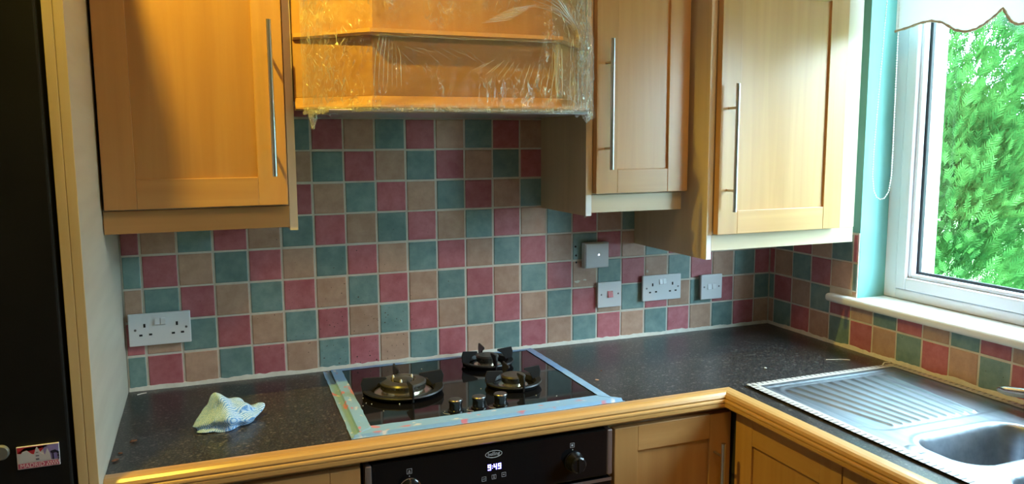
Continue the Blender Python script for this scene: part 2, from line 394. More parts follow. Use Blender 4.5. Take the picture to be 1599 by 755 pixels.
# souvenir magnet: printed plate
mg = thing('souvenir_magnet', (-.137, -.656, .992), 'rectangular red and lilac souvenir magnet lettered MADRID on the black fridge', 'magnet')
X0, X1, Z0, Z1 = -.170, -.1045, .972, 1.0125
def mx_(u): return X0+(X1-X0)*u
def mz_(v): return Z0+(Z1-Z0)*v
YM = -.6595
obj('plate', box(X0, X1, YM, -.6555, Z0, Z1), plain('magnet_white', (.75, .70, .74), .3), mg, bevel=.0006)
def prn(name, poly, col, lv=1): return obj(name, prism([(mx_(a), mz_(b)) for a, b in poly], YM-.0003*lv, YM, 'Y'), plain('print_'+name, col, .35), mg)
prn('red_sky', [(.02, .72), (.72, .90), (.72, .97), (.02, .97)], (.55, .03, .05))
prn('red_sky', [(.02, .72), (.2, .95), (.7, .95), (.5, .6)], (.55, .03, .05))
prn('lilac_sky', [(.70, .30), (.99, .30), (.99, .97), (.62, .97), (.64, .55)], (.32, .27, .62))
prn('skyline', [(.04, .30), (.06, .6), (.14, .78), (.24, .83), (.34, .66), (.40, .60), (.45, .86), (.48, .95), (.51, .86), (.57, .62), (.66, .55), (.72, .83), (.78, .55), (.80, .30)], (.66, .64, .70), 2)
prn('windows', [(.44, .36), (.52, .36), (.52, .42), (.44, .42)], (.12, .1, .14), 3)
prn('windows', [(.44, .52), (.52, .52), (.52, .56), (.44, .56)], (.12, .1, .14), 3)
prn('windows', [(.45, .68), (.51, .68), (.51, .71), (.45, .71)], (.12, .1, .14), 3)
prn('bear_and_tree', [(.84, .30), (.87, .30), (.86, .58), (.92, .60), (.98, .52), (.95, .45), (.98, .38), (.96, .28), (.99, .28), (.995, .62), (.90, .72), (.79, .68), (.80, .60), (.84, .58)], (.02, .02, .05), 3)
prn('band', [(.02, .03), (.98, .03), (.98, .25), (.02, .25)], (.60, .12, .22), 1)
obj('lettering', text_bm('MADRID', .0105, (mx_(.35), YM-.0004, mz_(.135)), FRONT, .0003, sx=.95), plain('print_letter', (.85, .72, .78), .4), mg)
for k in range(5):
    for q in range(2):
        a = .68+.06*k+.03*q; prn('checker', [(a, .06+.09*q), (a+.03, .06+.09*q), (a+.03, .13+.09*q), (a, .13+.09*q)], (.85, .72, .78), 2)
rm = obj('round_magnet', lathe([(0, .006), (.011, .006), (.0135, .003), (.0135, 0), (0, 0)], (-.1935, -.6555, 1.0065), 28, axis='Y'), plain('grey_magnet', (.16, .16, .145), .5), smooth=True)
tag(rm, 'round grey fridge magnet beside the souvenir magnet', 'magnet')

# ================================================================== WALL CABINETS
def bar_handle(par, x, y0, z0, z1, pz, out=.036, r=.0056, axis='Y'):
    """bar on two posts; axis Y: door faces -Y (x, y0 = face); axis X: door faces -X (x = face, y0 = y)"""
    bm = bmesh.new()
    if axis == 'Y':
        bm_tube(bm, [(x, y0-out, z0), (x, y0-out, z1)], r, 16)
        for z in pz: bm_tube(bm, [(x, y0+.0005, z), (x, y0-out, z)], r*.62, 10)
    else:
        bm_tube(bm, [(x-out, y0, z0), (x-out, y0, z1)], r, 16)
        for z in pz: bm_tube(bm, [(x+.0005, y0, z), (x-out, y0, z)], r*.62, 10)
    return obj('handle', bm, steel, par, smooth=True)
def shaker_door(par, x0, x1, yf, z0, z1, sw=.064, mats=None, th=.021):
    """shaker door facing -Y; yf = front face"""
    v, h = mats or (wood_v, wood_x)
    d = obj('door', box(x0+sw-.004, x1-sw+.004, yf+.007, yf+th-.004, z0+sw-.004, z1-sw+.004), v, par)
    for a, b in ((x0, x0+sw), (x1-sw, x1)): obj('stile', box(a, b, yf, yf+th, z0, z1), v, d, bevel=.0012)
    for a, b in ((z0, z0+sw), (z1-sw, z1)): obj('rail', box(x0+sw+.0002, x1-sw-.0002, yf+.0003, yf+th, a, b), h, d, bevel=.0012)
    return d
c1 = thing('wall_cabinet', (.15, -.15, 1.333), 'wall cabinet with bright yellow lit door beside the tall cream end panel', 'cabinet')
obj('carcass', box(-.044, .342, -.300, -.002, 1.392, 2.13), pale_v, c1)
d = shaker_door(c1, -.041, .339, -.324, 1.3945, 2.11)
bar_handle(d, .309, -.324, 1.461, 1.803, (1.525, 1.735))
obj('pelmet', box(-.046, .3425, -.304, -.286, 1.3405, 1.3905), wood_x, c1, bevel=.001)
e = obj('end_panel', box(.3430, .3610, -.301, -.002, 1.333, 2.13), pale_v, c1); obj('edging_strip', box(.3430, .3610, -.3035, -.3012, 1.333, 2.13), edge_pale, e)

c2 = thing('wall_cabinet', (1.26, -.15, 1.335), 'narrow wall cabinet with orange maple door beside the wrapped hood', 'cabinet')
obj('carcass', box(1.1295, 1.430, -.300, -.002, 1.392, 2.13), pale_v, c2)
d = shaker_door(c2, 1.132, 1.417, -.324, 1.3955, 2.11)
bar_handle(d, 1.1595, -.324, 1.460, 1.797, (1.5155, 1.737))
obj('pelmet', box(1.1292, 1.412, -.303, -.285, 1.343, 1.3915), pale_x, c2, bevel=.001)
e = obj('end_panel', box(1.1120, 1.1290, -.301, -.002, 1.335, 2.13), pale_v, c2)
obj('edging_strip', box(1.1120, 1.1290, -.3035, -.3012, 1.392, 2.13), edge_pale, e); obj('edging_strip', box(1.1120, 1.1290, -.3035, -.3012, 1.335, 1.3915), edge_white, e)

c3 = thing('wall_cabinet', (1.69, -.19, 1.209), 'deep low-hanging pale maple wall cabinet in the corner by the window', 'cabinet')
obj('carcass', box(1.4535, 1.955, -.388, -.002, 1.277, 2.01), pale_v, c3)
d = shaker_door(c3, 1.456, 1.882, -.415, 1.2795, 1.982)
bar_handle(d, 1.4835, -.415, 1.344, 1.683, (1.4005, 1.620))
obj('pelmet', box(1.4535, 1.955, -.3915, -.374, 1.2325, 1.2765), pale_x, c3, bevel=.001)
obj('filler_strip', box(1.884, 1.955, -.3935, -.3885, 1.277, 2.0), pale_v, c3, bevel=.001)
e = obj('end_panel', box(1.4370, 1.4530, -.389, -.002, 1.209, 2.01), pale_v, c3)
obj('edging_strip', box(1.4370, 1.4530, -.392, -.3892, 1.277, 2.01), edge_pale, e); obj('edging_strip', box(1.4370, 1.4530, -.392, -.3892, 1.209, 1.2765), edge_white, e, bevel=.001)

# ================================================================== HOOD
hd = thing('cooker_hood_canopy', (.737, -.2, 1.60), 'wooden canopy of the cooker hood with angled corners and ledges under the cling film', 'cooker hood')
HX0, HX1, HB = .3635, 1.1095, -.302
def hpoly(off, fy=-.455):
    k = .414*off
    return [(HX0, HB), (HX0, -.312-off*.6), (.515-k, fy-off), (.957+k, fy-off), (HX1, -.312-off*.6), (HX1, HB)]
def loft(levels):
    bm = bmesh.new(); rings = [[bm.verts.new((x, y, z)) for x, y in pl] for pl, z in levels]
    n = len(rings[0])
    for a, b in zip(rings, rings[1:]):
        for i in range(n): bm.faces.new((a[i], a[(i+1) % n], b[(i+1) % n], b[i]))
    bm.faces.new(rings[0][::-1]); bm.faces.new(rings[-1]); return bm
hood_x = wood('hood_maple_x', 'X', WC1, WC2, .3); 
obj('rear_box', box(HX0, HX1, -.300, -.004, 1.63, 2.13), pale_v, hd)
obj('upper_canopy', loft([(hpoly(-.012), 1.7802), (hpoly(-.03), 2.13)]), wood_v, hd, bevel=.001)
obj('upper_ledge', loft([(hpoly(.012), 1.7662), (hpoly(.020), 1.771), (hpoly(.016), 1.780)]), hood_x, hd)
obj('lower_canopy', loft([(hpoly(-.002), 1.6372), (hpoly(-.002), 1.766)]), hood_x, hd, bevel=.001)
obj('lower_ledge', loft([(hpoly(.012), 1.6085), (hpoly(.020), 1.612), (hpoly(.019), 1.616), (hpoly(.0), 1.637)]), hood_x, hd)
obj('grease_filter', box(.42, 1.05, -.44, -.05, 1.600, 1.608), steel, hd, bevel=.002)

# ================================================================== WORKTOP
YF, XF = -.557, 1.402        # inner lines of the wooden edging
wt = thing('worktop', (1.0, -.3, .86), 'black speckled laminate worktop running round the corner with wooden edging', 'worktop')
SX0, SX1, SY0, SY1 = 1.457, 1.943, -.578, -1.575     # sink outline
hole = (1.495, 1.87, -1.545, -.985)
obj('top_board', boxes([(-.0475, XR-.001, YF, -.0005, .862, ZW), (XF, XR-.001, hole[3], YF, .862, ZW), (XF, hole[0], hole[2], hole[3], .862, ZW), (hole[1], XR-.001, hole[2], hole[3], .862, ZW), (XF, XR-.001, -2.05, hole[2], .862, ZW)]), worktop_m, wt)
prof = [(.0004, .8995), (.003, .9026), (.012, .9036), (.026, .9036), (.034, .9018), (.040, .8975), (.0425, .8915), (.0425, .8895), (.0395, .8882), (.0425, .8868), (.0450, .8855), (.0460, .8825), (.0460, .8795), (.0430, .8782), (.0460, .8768), (.0460, .8690), (.0430, .8655), (.0004, .8655)]
def sweep(par, front):
    bm = bmesh.new()
    rows = []
    for e in (0, 1):
        if front: rows.append([bm.verts.new(((-.0475 if e == 0 else XF-o), YF-o, z)) for o, z in prof])
        else: rows.append([bm.verts.new((XF-o, YF-o if e == 0 else -2.05, z)) for o, z in prof])
    n = len(prof)
    for i in range(n): bm.faces.new((rows[0][i], rows[0][(i+1) % n], rows[1][(i+1) % n], rows[1][i]))
    bm.faces.new(rows[0]); bm.faces.new(rows[1][::-1])
    return obj('edging', bm, trim_x if front else trim_y, par)
sweep(wt, True); sweep(wt, False)

# ================================================================== BASE CABINETS
b1 = thing('base_cabinet', (.2, -.3, .1), 'maple base cabinet under the worktop between end panel and oven', 'cabinet')
obj('carcass', box(-.045, .442, -.565, -.02, .10, .855), pale_v, b1)
shaker_door(b1, -.042, .438, -.590, .115, .8485)
b2 = thing('base_cabinet', (1.21, -.3, .1), 'maple base cabinet with bar handle between oven and corner', 'cabinet')
obj('carcass', box(1.047, 1.393, -.565, -.02, .10, .855), pale_v, b2)
d = shaker_door(b2, 1.050, 1.3865, -.590, .115, .8485)
bar_handle(d, 1.3385, -.590, .44, .783, (.50, .7475))
obj('corner_post', box(1.3935, 1.411, -.603, -.566, .115, .8485), dark_gap, b2)  # near-black colour paints in the shade of the corner gap
def shaker_door_x(par, y0, y1, xf, z0, z1, sw=.064, th=.021):
    """door facing -X, y0>y1"""
    d = obj('door', box(xf+.007, xf+th-.004, y1+sw-.004, y0-sw+.004, z0+sw-.004, z1-sw+.004), wood_v, par)
    for a, b in ((y0-sw, y0), (y1, y1+sw)): obj('stile', box(xf, xf+th, a, b, z0, z1), wood_v, d, bevel=.0012)
    for a, b in ((z0, z0+sw), (z1-sw, z1)): obj('rail', box(xf+.0003, xf+th, y1+sw+.0002, y0-sw-.0002, a, b), wood_y, d, bevel=.0012)
    return d
ys = [-.604, -.966, -1.40, -1.84]
lab = ['maple base cabinet under the sink drainer next to the corner', 'maple base cabinet under the sink bowls', 'maple base cabinet at the far end of the sink run']
for i in range(3):
    b = thing('base_cabinet', (1.7, (ys[i]+ys[i+1])/2, .1), lab[i], 'cabinet')
    obj('carcass', box(1.412, 1.968, ys[i+1]+.001, ys[i]-.001, .10, .72), pale_v, b)
    obj('top_rail', box(1.412, 1.43, ys[i+1]+.001, ys[i]-.001, .7205, .8545), pale_v, b)
    shaker_door_x(b, ys[i]-.0015, ys[i+1]+.0015, 1.390, .115, .8485)
pl = obj('plinth', boxes([(-.045, 1.45, -.52, -.505, 0, .099), (1.45, 1.465, -1.84, -.505, 0, .099)]), wood_x); tag(pl, 'maple plinth board along the floor below the base cabinets', 'plinth')

# ================================================================== OVEN
ov = thing('built_in_oven', (.745, -.3, .12), 'black built-in oven with clock and two knobs under the hob', 'oven')
ovg = plain('oven_black_glass', (.006, .006, .007), .10, spec=.5)
alu = plain('rose_aluminium', (.42, .36, .35), .35, .85)
YO_ = -.592
obj('housing', box(.4475, 1.0425, -.566, -.03, .12, .853), black_plastic, ov)
cp = obj('control_panel', box(.4625, 1.0275, YO_, -.5665, .738, .853), ovg, ov, bevel=.002)
for a, b in ((.4475, .4620), (1.0280, 1.0425)): obj('end_cap', box(a, b, YO_-.001, -.5665, .738, .8515), alu, cp, bevel=.004, seg=3)
dr = obj('oven_door', box(.4475, 1.0425, -.588, -.5665, .13, .730), ovg, ov, bevel=.002)
obj('door_cap', box(.4475, 1.0425, -.5895, -.5885, .722, .730), alu, dr)
bmh = bmesh.new(); bm_tube(bmh, [(.50, -.630, .69), (.99, -.630, .69)], .009, 14)
for xx in (.54, .95): bm_tube(bmh, [(xx, -.5875, .69), (xx, -.630, .69)], .006, 10)
obj('door_handle', bmh, steel, dr, smooth=True)
white_print = plain('white_print', (.55, .56, .58), .5)
def at_oven(name, bm, m): return obj(name, bm, m, cp)
# oval badge with lettering
def oval_ring(cx, cz, a, b, t, y):
    bm = bmesh.new(); n = 40; o = []; i = []
    for k in range(n):
        c_, s_ = math.cos(k*2*math.pi/n), math.sin(k*2*math.pi/n)
        o.append(bm.verts.new((cx+a*c_, y, cz+b*s_))); i.append(bm.verts.new((cx+(a-t)*c_, y, cz+(b-t)*s_)))
    for k in range(n): bm.faces.new((o[k], o[(k+1) % n], i[(k+1) % n], i[k]))
    ext = bmesh.ops.extrude_face_region(bm, geom=bm.faces[:]); bmesh.ops.translate(bm, verts=[v for v in ext['geom'] if isinstance(v, bmesh.types.BMVert)], vec=(0, -.0005, 0))
    return bm
at_oven('badge_ring', oval_ring(.739, .8355, .0205, .0088, .0014, YO_), white_print)
at_oven('lettering', text_bm('belling', .0125, (.739, YO_-.0002, .8360), FRONT, .0003, sx=.92), white_print)
# seven segment clock
led = plain('blue_led', (.1, .1, .6), .5, emis=(.22, .20, 1.0), es=9)
SEG = {'9': 'abcdfg', '4': 'bcfg'}
def seg7(ch, x, z, w, h, t):
    bm = bmesh.new(); r = {'a': (x, x+w, z+h-t, z+h), 'd': (x, x+w, z, z+t), 'g': (x, x+w, z+h/2-t/2, z+h/2+t/2), 'b': (x+w-t, x+w, z+h/2, z+h), 'c': (x+w-t, x+w, z, z+h/2), 'f': (x, x+t, z+h/2, z+h), 'e': (x, x+t, z, z+h/2)}
    for k in SEG[ch]: a = r[k]; bm_box(bm, a[0], a[1], YO_-.0006, YO_+.0002, a[2], a[3])
    return bm
zc = .7985
at_oven('clock_digit', seg7('9', .7245, zc, .0075, .0135, .0021), led)
at_oven('clock_colon', boxes([(.7345, .7362, YO_-.0006, YO_, zc+.0035, zc+.0052), (.7345, .7362, YO_-.0006, YO_, zc+.0085, zc+.0102)]), led)
at_oven('clock_digit', seg7('4', .7385, zc, .0075, .0135, .0021), led)
at_oven('clock_digit', seg7('9', .7490, zc, .0075, .0135, .0021), led)
def sq_icon(cx, cz, s, inner):
    bm = bmesh.new(); t = .0007; y0, y1 = YO_-.0004, YO_
    for a in ((cx-s, cx+s, cz+s-t, cz+s), (cx-s, cx+s, cz-s, cz-s+t), (cx-s, cx-s+t, cz-s, cz+s), (cx+s-t, cx+s, cz-s, cz+s)): bm_box(bm, a[0], a[1], y0, y1, a[2], a[3])
    for a in inner: bm_box(bm, cx+a[0]*s, cx+a[1]*s, y0, y1, cz+a[2]*s, cz+a[3]*s)
    return bm
at_oven('icon', sq_icon(.715, .780, .0052, [(-.45, .45, -.09, .09)]), white_print)
at_oven('icon', sq_icon(.739, .7815, .0052, [(-.4, .4, .35, .5), (-.4, .4, -.5, -.35), (-.08, .08, -.4, .4)]), white_print)
at_oven('icon', sq_icon(.763, .7832, .0052, [(-.45, -.1, -.15, .05), (-.15, .15, .05, .25), (.1, .45, -.15, .05)]), white_print)
at_oven('icon', sq_icon(.5435, .8265, .0058, [(-.5, .5, -.5, -.3), (-.3, .3, .0, .3)]), white_print)
at_oven('icon', sq_icon(.9355, .8265, .0055, [(-.4, .4, -.4, .4)]), white_print)
at_oven('marker_dot', lathe([(0, .0005), (.0012, .0005), (.0012, 0), (0, 0)], (.5435, YO_, .8155), 10, axis='Y'), white_print)
at_oven('marker_dot', lathe([(0, .0005), (.0012, .0005), (.0012, 0), (0, 0)], (.9365, YO_, .8155), 10, axis='Y'), white_print)
knob_m = plain('knob_gloss', (.009, .009, .010), .18)
for kx, kz in ((.5435, .787), (.9395, .787)):
    k_ = obj('knob', lathe([(0, .031), (.016, .031), (.0195, .028), (.0205, .008), (.0235, .004), (.0235, 0), (0, 0)], (kx, YO_, kz), 36, axis='Y'), knob_m, ov, smooth=True)
    obj('grip_bar', box(kx-.003, kx+.003, YO_-.0335, YO_-.030, kz-.017, kz+.017), knob_m, k_, bevel=.001)
    obj('chrome_ring', lathe([(.0235, .0), (.0250, .0), (.0250, .003), (.0235, .0035), (.0235, 0)], (kx, YO_, kz), 36, axis='Y'), chrome if kx < .7 else knob_m, k_, smooth=True)

# ================================================================== HOB
hb = thing('gas_hob', (.76, -.29, ZW), 'black glass gas hob with three burners bordered by blue tape', 'hob')
ZG = ZW+.007
obj('glass_plate', box(.458, 1.064, -.545, -.030, ZW+.0004, ZG), plain('hob_glass', (.007, .006, .006), .06, spec=.55), hb, bevel=.002)
iron = plain('cast_iron', (.018, .017, .017), .42, spec=.45)
brass = plain('burner_alloy', (.72, .66, .55), .25, 1)
cap_m = plain('burner_cap', (.05, .045, .04), .32, spec=.6)
def burner(cx, cy, R, rb, hf, wok):
    """R: reach of the support arms; rb: burner radius"""
    c = (cx, cy, ZG)
    # shallow curved ring of the pan support, open front crescent
    sp = obj('pan_support', lathe([(R*.76, .004), (R*.80, .013), (R*.98, .015), (R*1.0, .012), (R*.86, .001), (R*.76, .001), (R*.76, .004)], c, 48), iron, hb, smooth=True)
    for k in range(4):
        a = k*math.pi/2
        dx, dy = math.cos(a), math.sin(a); nx, ny = -dy, dx; t = .0022
        pr = [(R*.99, .002), (R*1.04, hf*.7), (R*.98, hf), (R*.42, hf*.93), (R*.40, hf*.82), (R*.62, hf*.62), (R*.74, .010), (R*.76, .002)]
        bm = bmesh.new(); lo = []; hi = []
        for r, h in pr:
            lo.append(bm.verts.new((cx+dx*r-nx*t, cy+dy*r-ny*t, ZG+h))); hi.append(bm.verts.new((cx+dx*r+nx*t, cy+dy*r+ny*t, ZG+h)))
        n = len(pr)
        for i in range(n): bm.faces.new((lo[i], lo[(i+1) % n], hi[(i+1) % n], hi[i]))
        bm.faces.new(lo); bm.faces.new(hi[::-1])
        obj('arm', bm, iron, sp, bevel=.0008)
    obj('spill_tray', lathe([(0, .0005), (rb*1.25, .0005), (rb*1.25, .003), (rb*1.1, .005), (0, .005)], c, 40), brass, hb, smooth=True)
    z0 = .005; hh = .020 if wok else .018
    bo = obj('burner', lathe([(0, z0), (rb*.86, z0), (rb*.88, z0+hh*.3), (rb*.98, z0+hh*.35), (rb, z0+hh), (0, z0+hh)], c, 48), brass, hb, smooth=True)
    # flame ports
    bm = bmesh.new(); np_ = 44 if wok else 24
    for i in range(np_):
        a = i*2*math.pi/np_; x, y = cx+math.cos(a)*rb*.995, cy+math.sin(a)*rb*.995
        bm_box(bm, x-.0009, x+.0009, y-.0009, y+.0009, ZG+z0+hh*.82, ZG+z0+hh*.99)
    obj('flame_ports', bm, slot_black, bo)
    if wok:
        obj('burner_ring_cap', lathe([(rb*.50, z0+hh), (rb*1.0, z0+hh), (rb*1.01, z0+hh+.002), (rb*.95, z0+hh+.006), (rb*.58, z0+hh+.009), (rb*.50, z0+hh+.005), (rb*.50, z0+hh)], c, 48), cap_m, bo, smooth=True)
        obj('inner_burner', lathe([(0, z0+hh), (rb*.40, z0+hh), (rb*.42, z0+hh+.006), (rb*.44, z0+hh+.008), (rb*.36, z0+hh+.012), (0, z0+hh+.0135)], c, 40), cap_m, bo, smooth=True)
        for a in (.35, 2.4, 4.3):
            x, y = cx+math.cos(a)*rb*.47, cy+math.sin(a)*rb*.47
            obj('igniter', lathe([(0, 0), (.003, 0), (.003, .012), (.0015, .015), (0, .015)], (x, y, ZG+z0+hh), 12), plain('ceramic', (.7, .68, .62), .4), bo, smooth=True)
    else:
        obj('burner_cap', lathe([(0, z0+hh), (rb*1.02, z0+hh), (rb*1.04, z0+hh+.002), (rb*.9, z0+hh+.006), (0, z0+hh+.007)], c, 40), cap_m, bo, smooth=True)
burner(.605, -.290, .103, .058, .047, True)
burner(.886, -.140, .074, .031, .045, False)
burner(.884, -.345, .074, .031, .045, False)
for kx in (.686, .744, .799):
    k_ = obj('knob', lathe([(0, 0), (.019, 0), (.019, .002), (.0155, .004), (.0150, .018), (.0165, .021), (.0165, .025), (0, .025)], (kx, -.477, ZG), 36), knob_m, hb, smooth=True)
    obj('knob_top', lathe([(0, .0252), (.0160, .0252), (.0166, .0265), (.0150, .0285), (0, .0290)], (kx, -.477, ZG), 36), plain('knob_satin', (.22, .21, .20), .3, .9), k_, smooth=True)
    bm = bmesh.new(); bm_tube(bm, [(kx-.020+.012*t*t-.012, -.477-.004-.016*t, ZG+.0004) for t in (0, .25, .5, .75, 1)], .0005, 6)
    obj('dial_mark', bm, white_print, hb)
    obj('dial_mark', lathe([(0, .0006), (.0013, .0006), (.0013, 0), (0, 0)], (kx-.026, -.474, ZG), 10), white_print, hb)
# blue printed tape round the hob
def tape_mat(name, along):
    m, nt, b = nmat(name)
    tc = N(nt, 'ShaderNodeTexCoord'); mp = N(nt, 'ShaderNodeMapping'); mp.inputs['Scale'].default_value = (30, 60, 1) if along == 'X' else (60, 30, 1)
    L(nt, tc.outputs['Object'], mp.inputs[0])
    no = N(nt, 'ShaderNodeTexNoise', Scale=1.0, Detail=2.0); L(nt, mp.outputs[0], no.inputs['Vector'])
    cr = N(nt, 'ShaderNodeValToRGB'); cr.color_ramp.elements[0].position = .63; cr.color_ramp.elements[1].position = .70; cr.color_ramp.elements[0].color = (.25, .44, .68, 1); cr.color_ramp.elements[1].color = (.70, .66, .68, 1)
    L(nt, no.outputs['Fac'], cr.inputs[0])
    n2 = N(nt, 'ShaderNodeTexNoise', Scale=.8, Detail=1.0); mp2 = N(nt, 'ShaderNodeMapping'); mp2.inputs['Scale'].default_value = mp.inputs['Scale'].default_value; mp2.inputs['Location'].default_value = (7, 3, 2)
    L(nt, tc.outputs['Object'], mp2.inputs[0]); L(nt, mp2.outputs[0], n2.inputs['Vector'])
    c2 = N(nt, 'ShaderNodeMapRange'); c2.inputs['From Min'].default_value = .64; c2.inputs['From Max'].default_value = .70; L(nt, n2.outputs['Fac'], c2.inputs[0])
    mx = N(nt, 'ShaderNodeMix'); mx.data_type = 'RGBA'; mx.inputs[7].default_value = (.62, .22, .28, 1); L(nt, c2.outputs[0], mx.inputs[0]); L(nt, cr.outputs[0], mx.inputs[6])
    L(nt, mx.outputs[2], b.inputs['Base Color']); b.inputs['Roughness'].default_value = .3
    return m
tapeX, tapeY = tape_mat('blue_tape_x', 'X'), tape_mat('blue_tape_y', 'Y')
tape_plain = noisy('blue_tape_plain', (.22, .40, .66), (.29, .48, .72), (40, 40, 40), .3)
def strip(name, par, pts_in, pts_out, mat, z_in, z_out, segs=24, wob=.0008, seed=0, th=.0006, st=.5):
    """tape strip between two edge lines (start,end) lying over a step"""
    bm = bmesh.new(); prev = None; rr = random.Random(seed)
    (a0, a1), (b0, b1) = pts_in, pts_out
    for i in range(segs+1):
        t = i/segs; row = []
        for q, s in enumerate((0, st, st+.05, 1)):
            x = (a0[0]+(a1[0]-a0[0])*t)*(1-s)+(b0[0]+(b1[0]-b0[0])*t)*s; y = (a0[1]+(a1[1]-a0[1])*t)*(1-s)+(b0[1]+(b1[1]-b0[1])*t)*s
            z = z_in if q < 2 else z_out
            if q in (0, 3): x += rr.uniform(-wob, wob); y += rr.uniform(-wob, wob)
            row.append((x, y, z+rr.uniform(0, .0005)))
        vs = [bm.verts.new(v) for v in row] + [bm.verts.new((v[0], v[1], v[2]+th)) for v in row]
        if prev:
            for q in range(3):
                bm.faces.new((prev[q], prev[q+1], vs[q+1], vs[q])); bm.faces.new((prev[4+q], vs[4+q], vs[5+q], prev[5+q]))
            bm.faces.new((prev[0], vs[0], vs[4], prev[4])); bm.faces.new((prev[3], prev[7], vs[7], vs[3]))
        else: bm.faces.new((vs[0], vs[1], vs[2], vs[3], vs[7], vs[6], vs[5], vs[4]))
        prev = vs
    bm.faces.new((prev[4], prev[5], prev[6], prev[7], prev[3], prev[2], prev[1], prev[0]))
    return obj(name, bm, mat, par)
zi, zo = ZG+.0003, ZW+.0006
strip('tape_strip', hb, ((.480, -.505), (1.050, -.505)), ((.428, -.553), (1.098, -.553)), tapeX, zi, zo, seed=1, st=.86)
strip('tape_strip', hb, ((.490, -.05), (.478, -.515)), ((.443, -.018), (.428, -.551)), tapeY, zi+.0008, zo+.0008, seed=2, st=.58)
strip('tape_strip', hb, ((1.046, -.04), (1.046, -.515)), ((1.078, -.016), (1.080, -.545)), tape_plain, zi+.0008, zo+.0008, seed=3, st=.62)
strip('tape_strip', hb, ((.480, -.046), (1.05, -.042)), ((.455, -.016), (1.08, -.016)), tape_plain, zi, zo, seed=4, st=.58)
cr_m = plain('crumb_white', (.75, .72, .66), .7)

# ================================================================== SINK
def sdrr(x, y, cx, cy, hx, hy, r):
    qx, qy = abs(x-cx)-hx+r, abs(y-cy)-hy+r
    return math.hypot(max(qx, 0), max(qy, 0)) + min(max(qx, qy), 0) - r
def sm(t): t = max(0, min(1, t)); return t*t*(3-2*t)
def sink_z(x, y):
    e = min(x-SX0, SX1-x, SY0-y, y-SY1)
    z = ZW + .0008 + .0042*sm(e/.010) - .0022*sm((e-.022)/.008)
    dd = -sdrr(x, y, 1.700, -.782, .205, .172, .05)       # drainer
    if dd > 0:
        k = sm(dd/.012); z -= .0016*k
        t = (-.60-y)/.35                                   # 0 at the corner end, 1 near the bowls
        xc = 1.70+(x-1.70)/(1.0-.30*min(max(t, 0), 1.1))
        w = (xc-1.515)/.0385
        if -.3 < w < 9.6:
            rg = math.exp(-(((w-round(w))*.0385*(1-.3*t))/.0058)**2)
            z += .0042*rg*sm((dd-.012)/.012)*sm((t+.02)/.12+abs(round(w)-5)*.05)
    for b in ((1.675, -1.086, .157, .084, .066, .13), (1.685, -1.378, .178, .163, .075, .17)):
        d_ = -sdrr(x, y, *b[:5])
        z += .0012*math.exp(-((d_+.008)/.006)**2)
        z -= .006*sm(d_/.008) + (b[5]-.006)*sm((d_-.002)/.032)
    return z
sk = thing('inset_sink', (1.7, -1.07, ZW), 'stainless steel inset sink with ribbed drainer and one and a half bowls', 'sink')
bm = bmesh.new(); NX, NY = 150, 310; gv = []
for i in range(NX+1):
    x = SX0+(SX1-SX0)*i/NX
    gv.append([bm.verts.new((x, SY0+(SY1-SY0)*j/NY, sink_z(x, SY0+(SY1-SY0)*j/NY))) for j in range(NY+1)])
for i in range(NX):
    for j in range(NY): bm.faces.new((gv[i][j], gv[i][j+1], gv[i+1][j+1], gv[i+1][j]))
sink_m = noisy('sink_steel', (.30, .34, .39), (.42, .45, .50), (60, 8, 60), .40, 1, bump=.05)
so = obj('sink_top', bm, sink_m, sk, fixn=False)
for f in so.data.polygons: f.use_smooth = True
if so.data.polygons[0].normal.z < 0: so.data.flip_normals()
obj('tap_hole_blank', lathe([(0, .0035), (.008, .0045), (.016, .003), (.021, .0016), (.0215, 0), (0, 0)], (1.4955, -1.052, ZW+.0028), 36), sink_m, sk, smooth=True)
obj('plug_waste', lathe([(0, .0005), (.02, .001), (.028, .003), (.03, .002), (.03, 0), (0, 0)], (1.675, -1.086, ZW+.0028-.13), 32), chrome, sk, smooth=True)
def fringe_mat(name, along):
    m, nt, b = nmat(name)
    tc = N(nt, 'ShaderNodeTexCoord'); sp = N(nt, 'ShaderNodeSeparateXYZ'); L(nt, tc.outputs['Object'], sp.inputs[0])
    ax = 0 if along == 'X' else 1
    m1 = N(nt, 'ShaderNodeMath'); m1.operation = 'MULTIPLY'; m1.inputs[1].default_value = 62.0; L(nt, sp.outputs[ax], m1.inputs[0])
    m2 = N(nt, 'ShaderNodeMath'); m2.operation = 'FRACT'; L(nt, m1.outputs[0], m2.inputs[0])
    m3 = N(nt, 'ShaderNodeMath'); m3.operation = 'LESS_THAN'; m3.inputs[1].default_value = .22; L(nt, m2.outputs[0], m3.inputs[0])
    mx = N(nt, 'ShaderNodeMix'); mx.data_type = 'RGBA'; mx.inputs[6].default_value = (.50, .45, .41, 1); mx.inputs[7].default_value = (.03, .03, .035, 1)
    L(nt, m3.outputs[0], mx.inputs[0]); L(nt, mx.outputs[2], b.inputs['Base Color']); b.inputs['Roughness'].default_value = .35
    return m
frX, frY = fringe_mat('ticked_tape_x', 'X'), fringe_mat('ticked_tape_y', 'Y')
tape_w = plain('cream_tape', (.52, .48, .44), .3)
def flat_strip(par, x0, x1, y0, y1, z, mat): return obj('tape_strip', box(min(x0, x1), max(x0, x1), min(y0, y1), max(y0, y1), z, z+.0006), mat, par)
zt_ = ZW+.0055
flat_strip(sk, SX0-.010, SX0+.006, SY0+.012, SY1, zt_, frY); flat_strip(sk, SX0+.006, SX0+.016, SY0+.012, SY1, zt_, tape_w)
flat_strip(sk, SX0-.008, SX1+.004, SY0+.010, SY0-.003, zt_+.0007, frX); flat_strip(sk, SX0+.006, SX1+.004, SY0-.003, SY0-.014, zt_+.0007, tape_w)
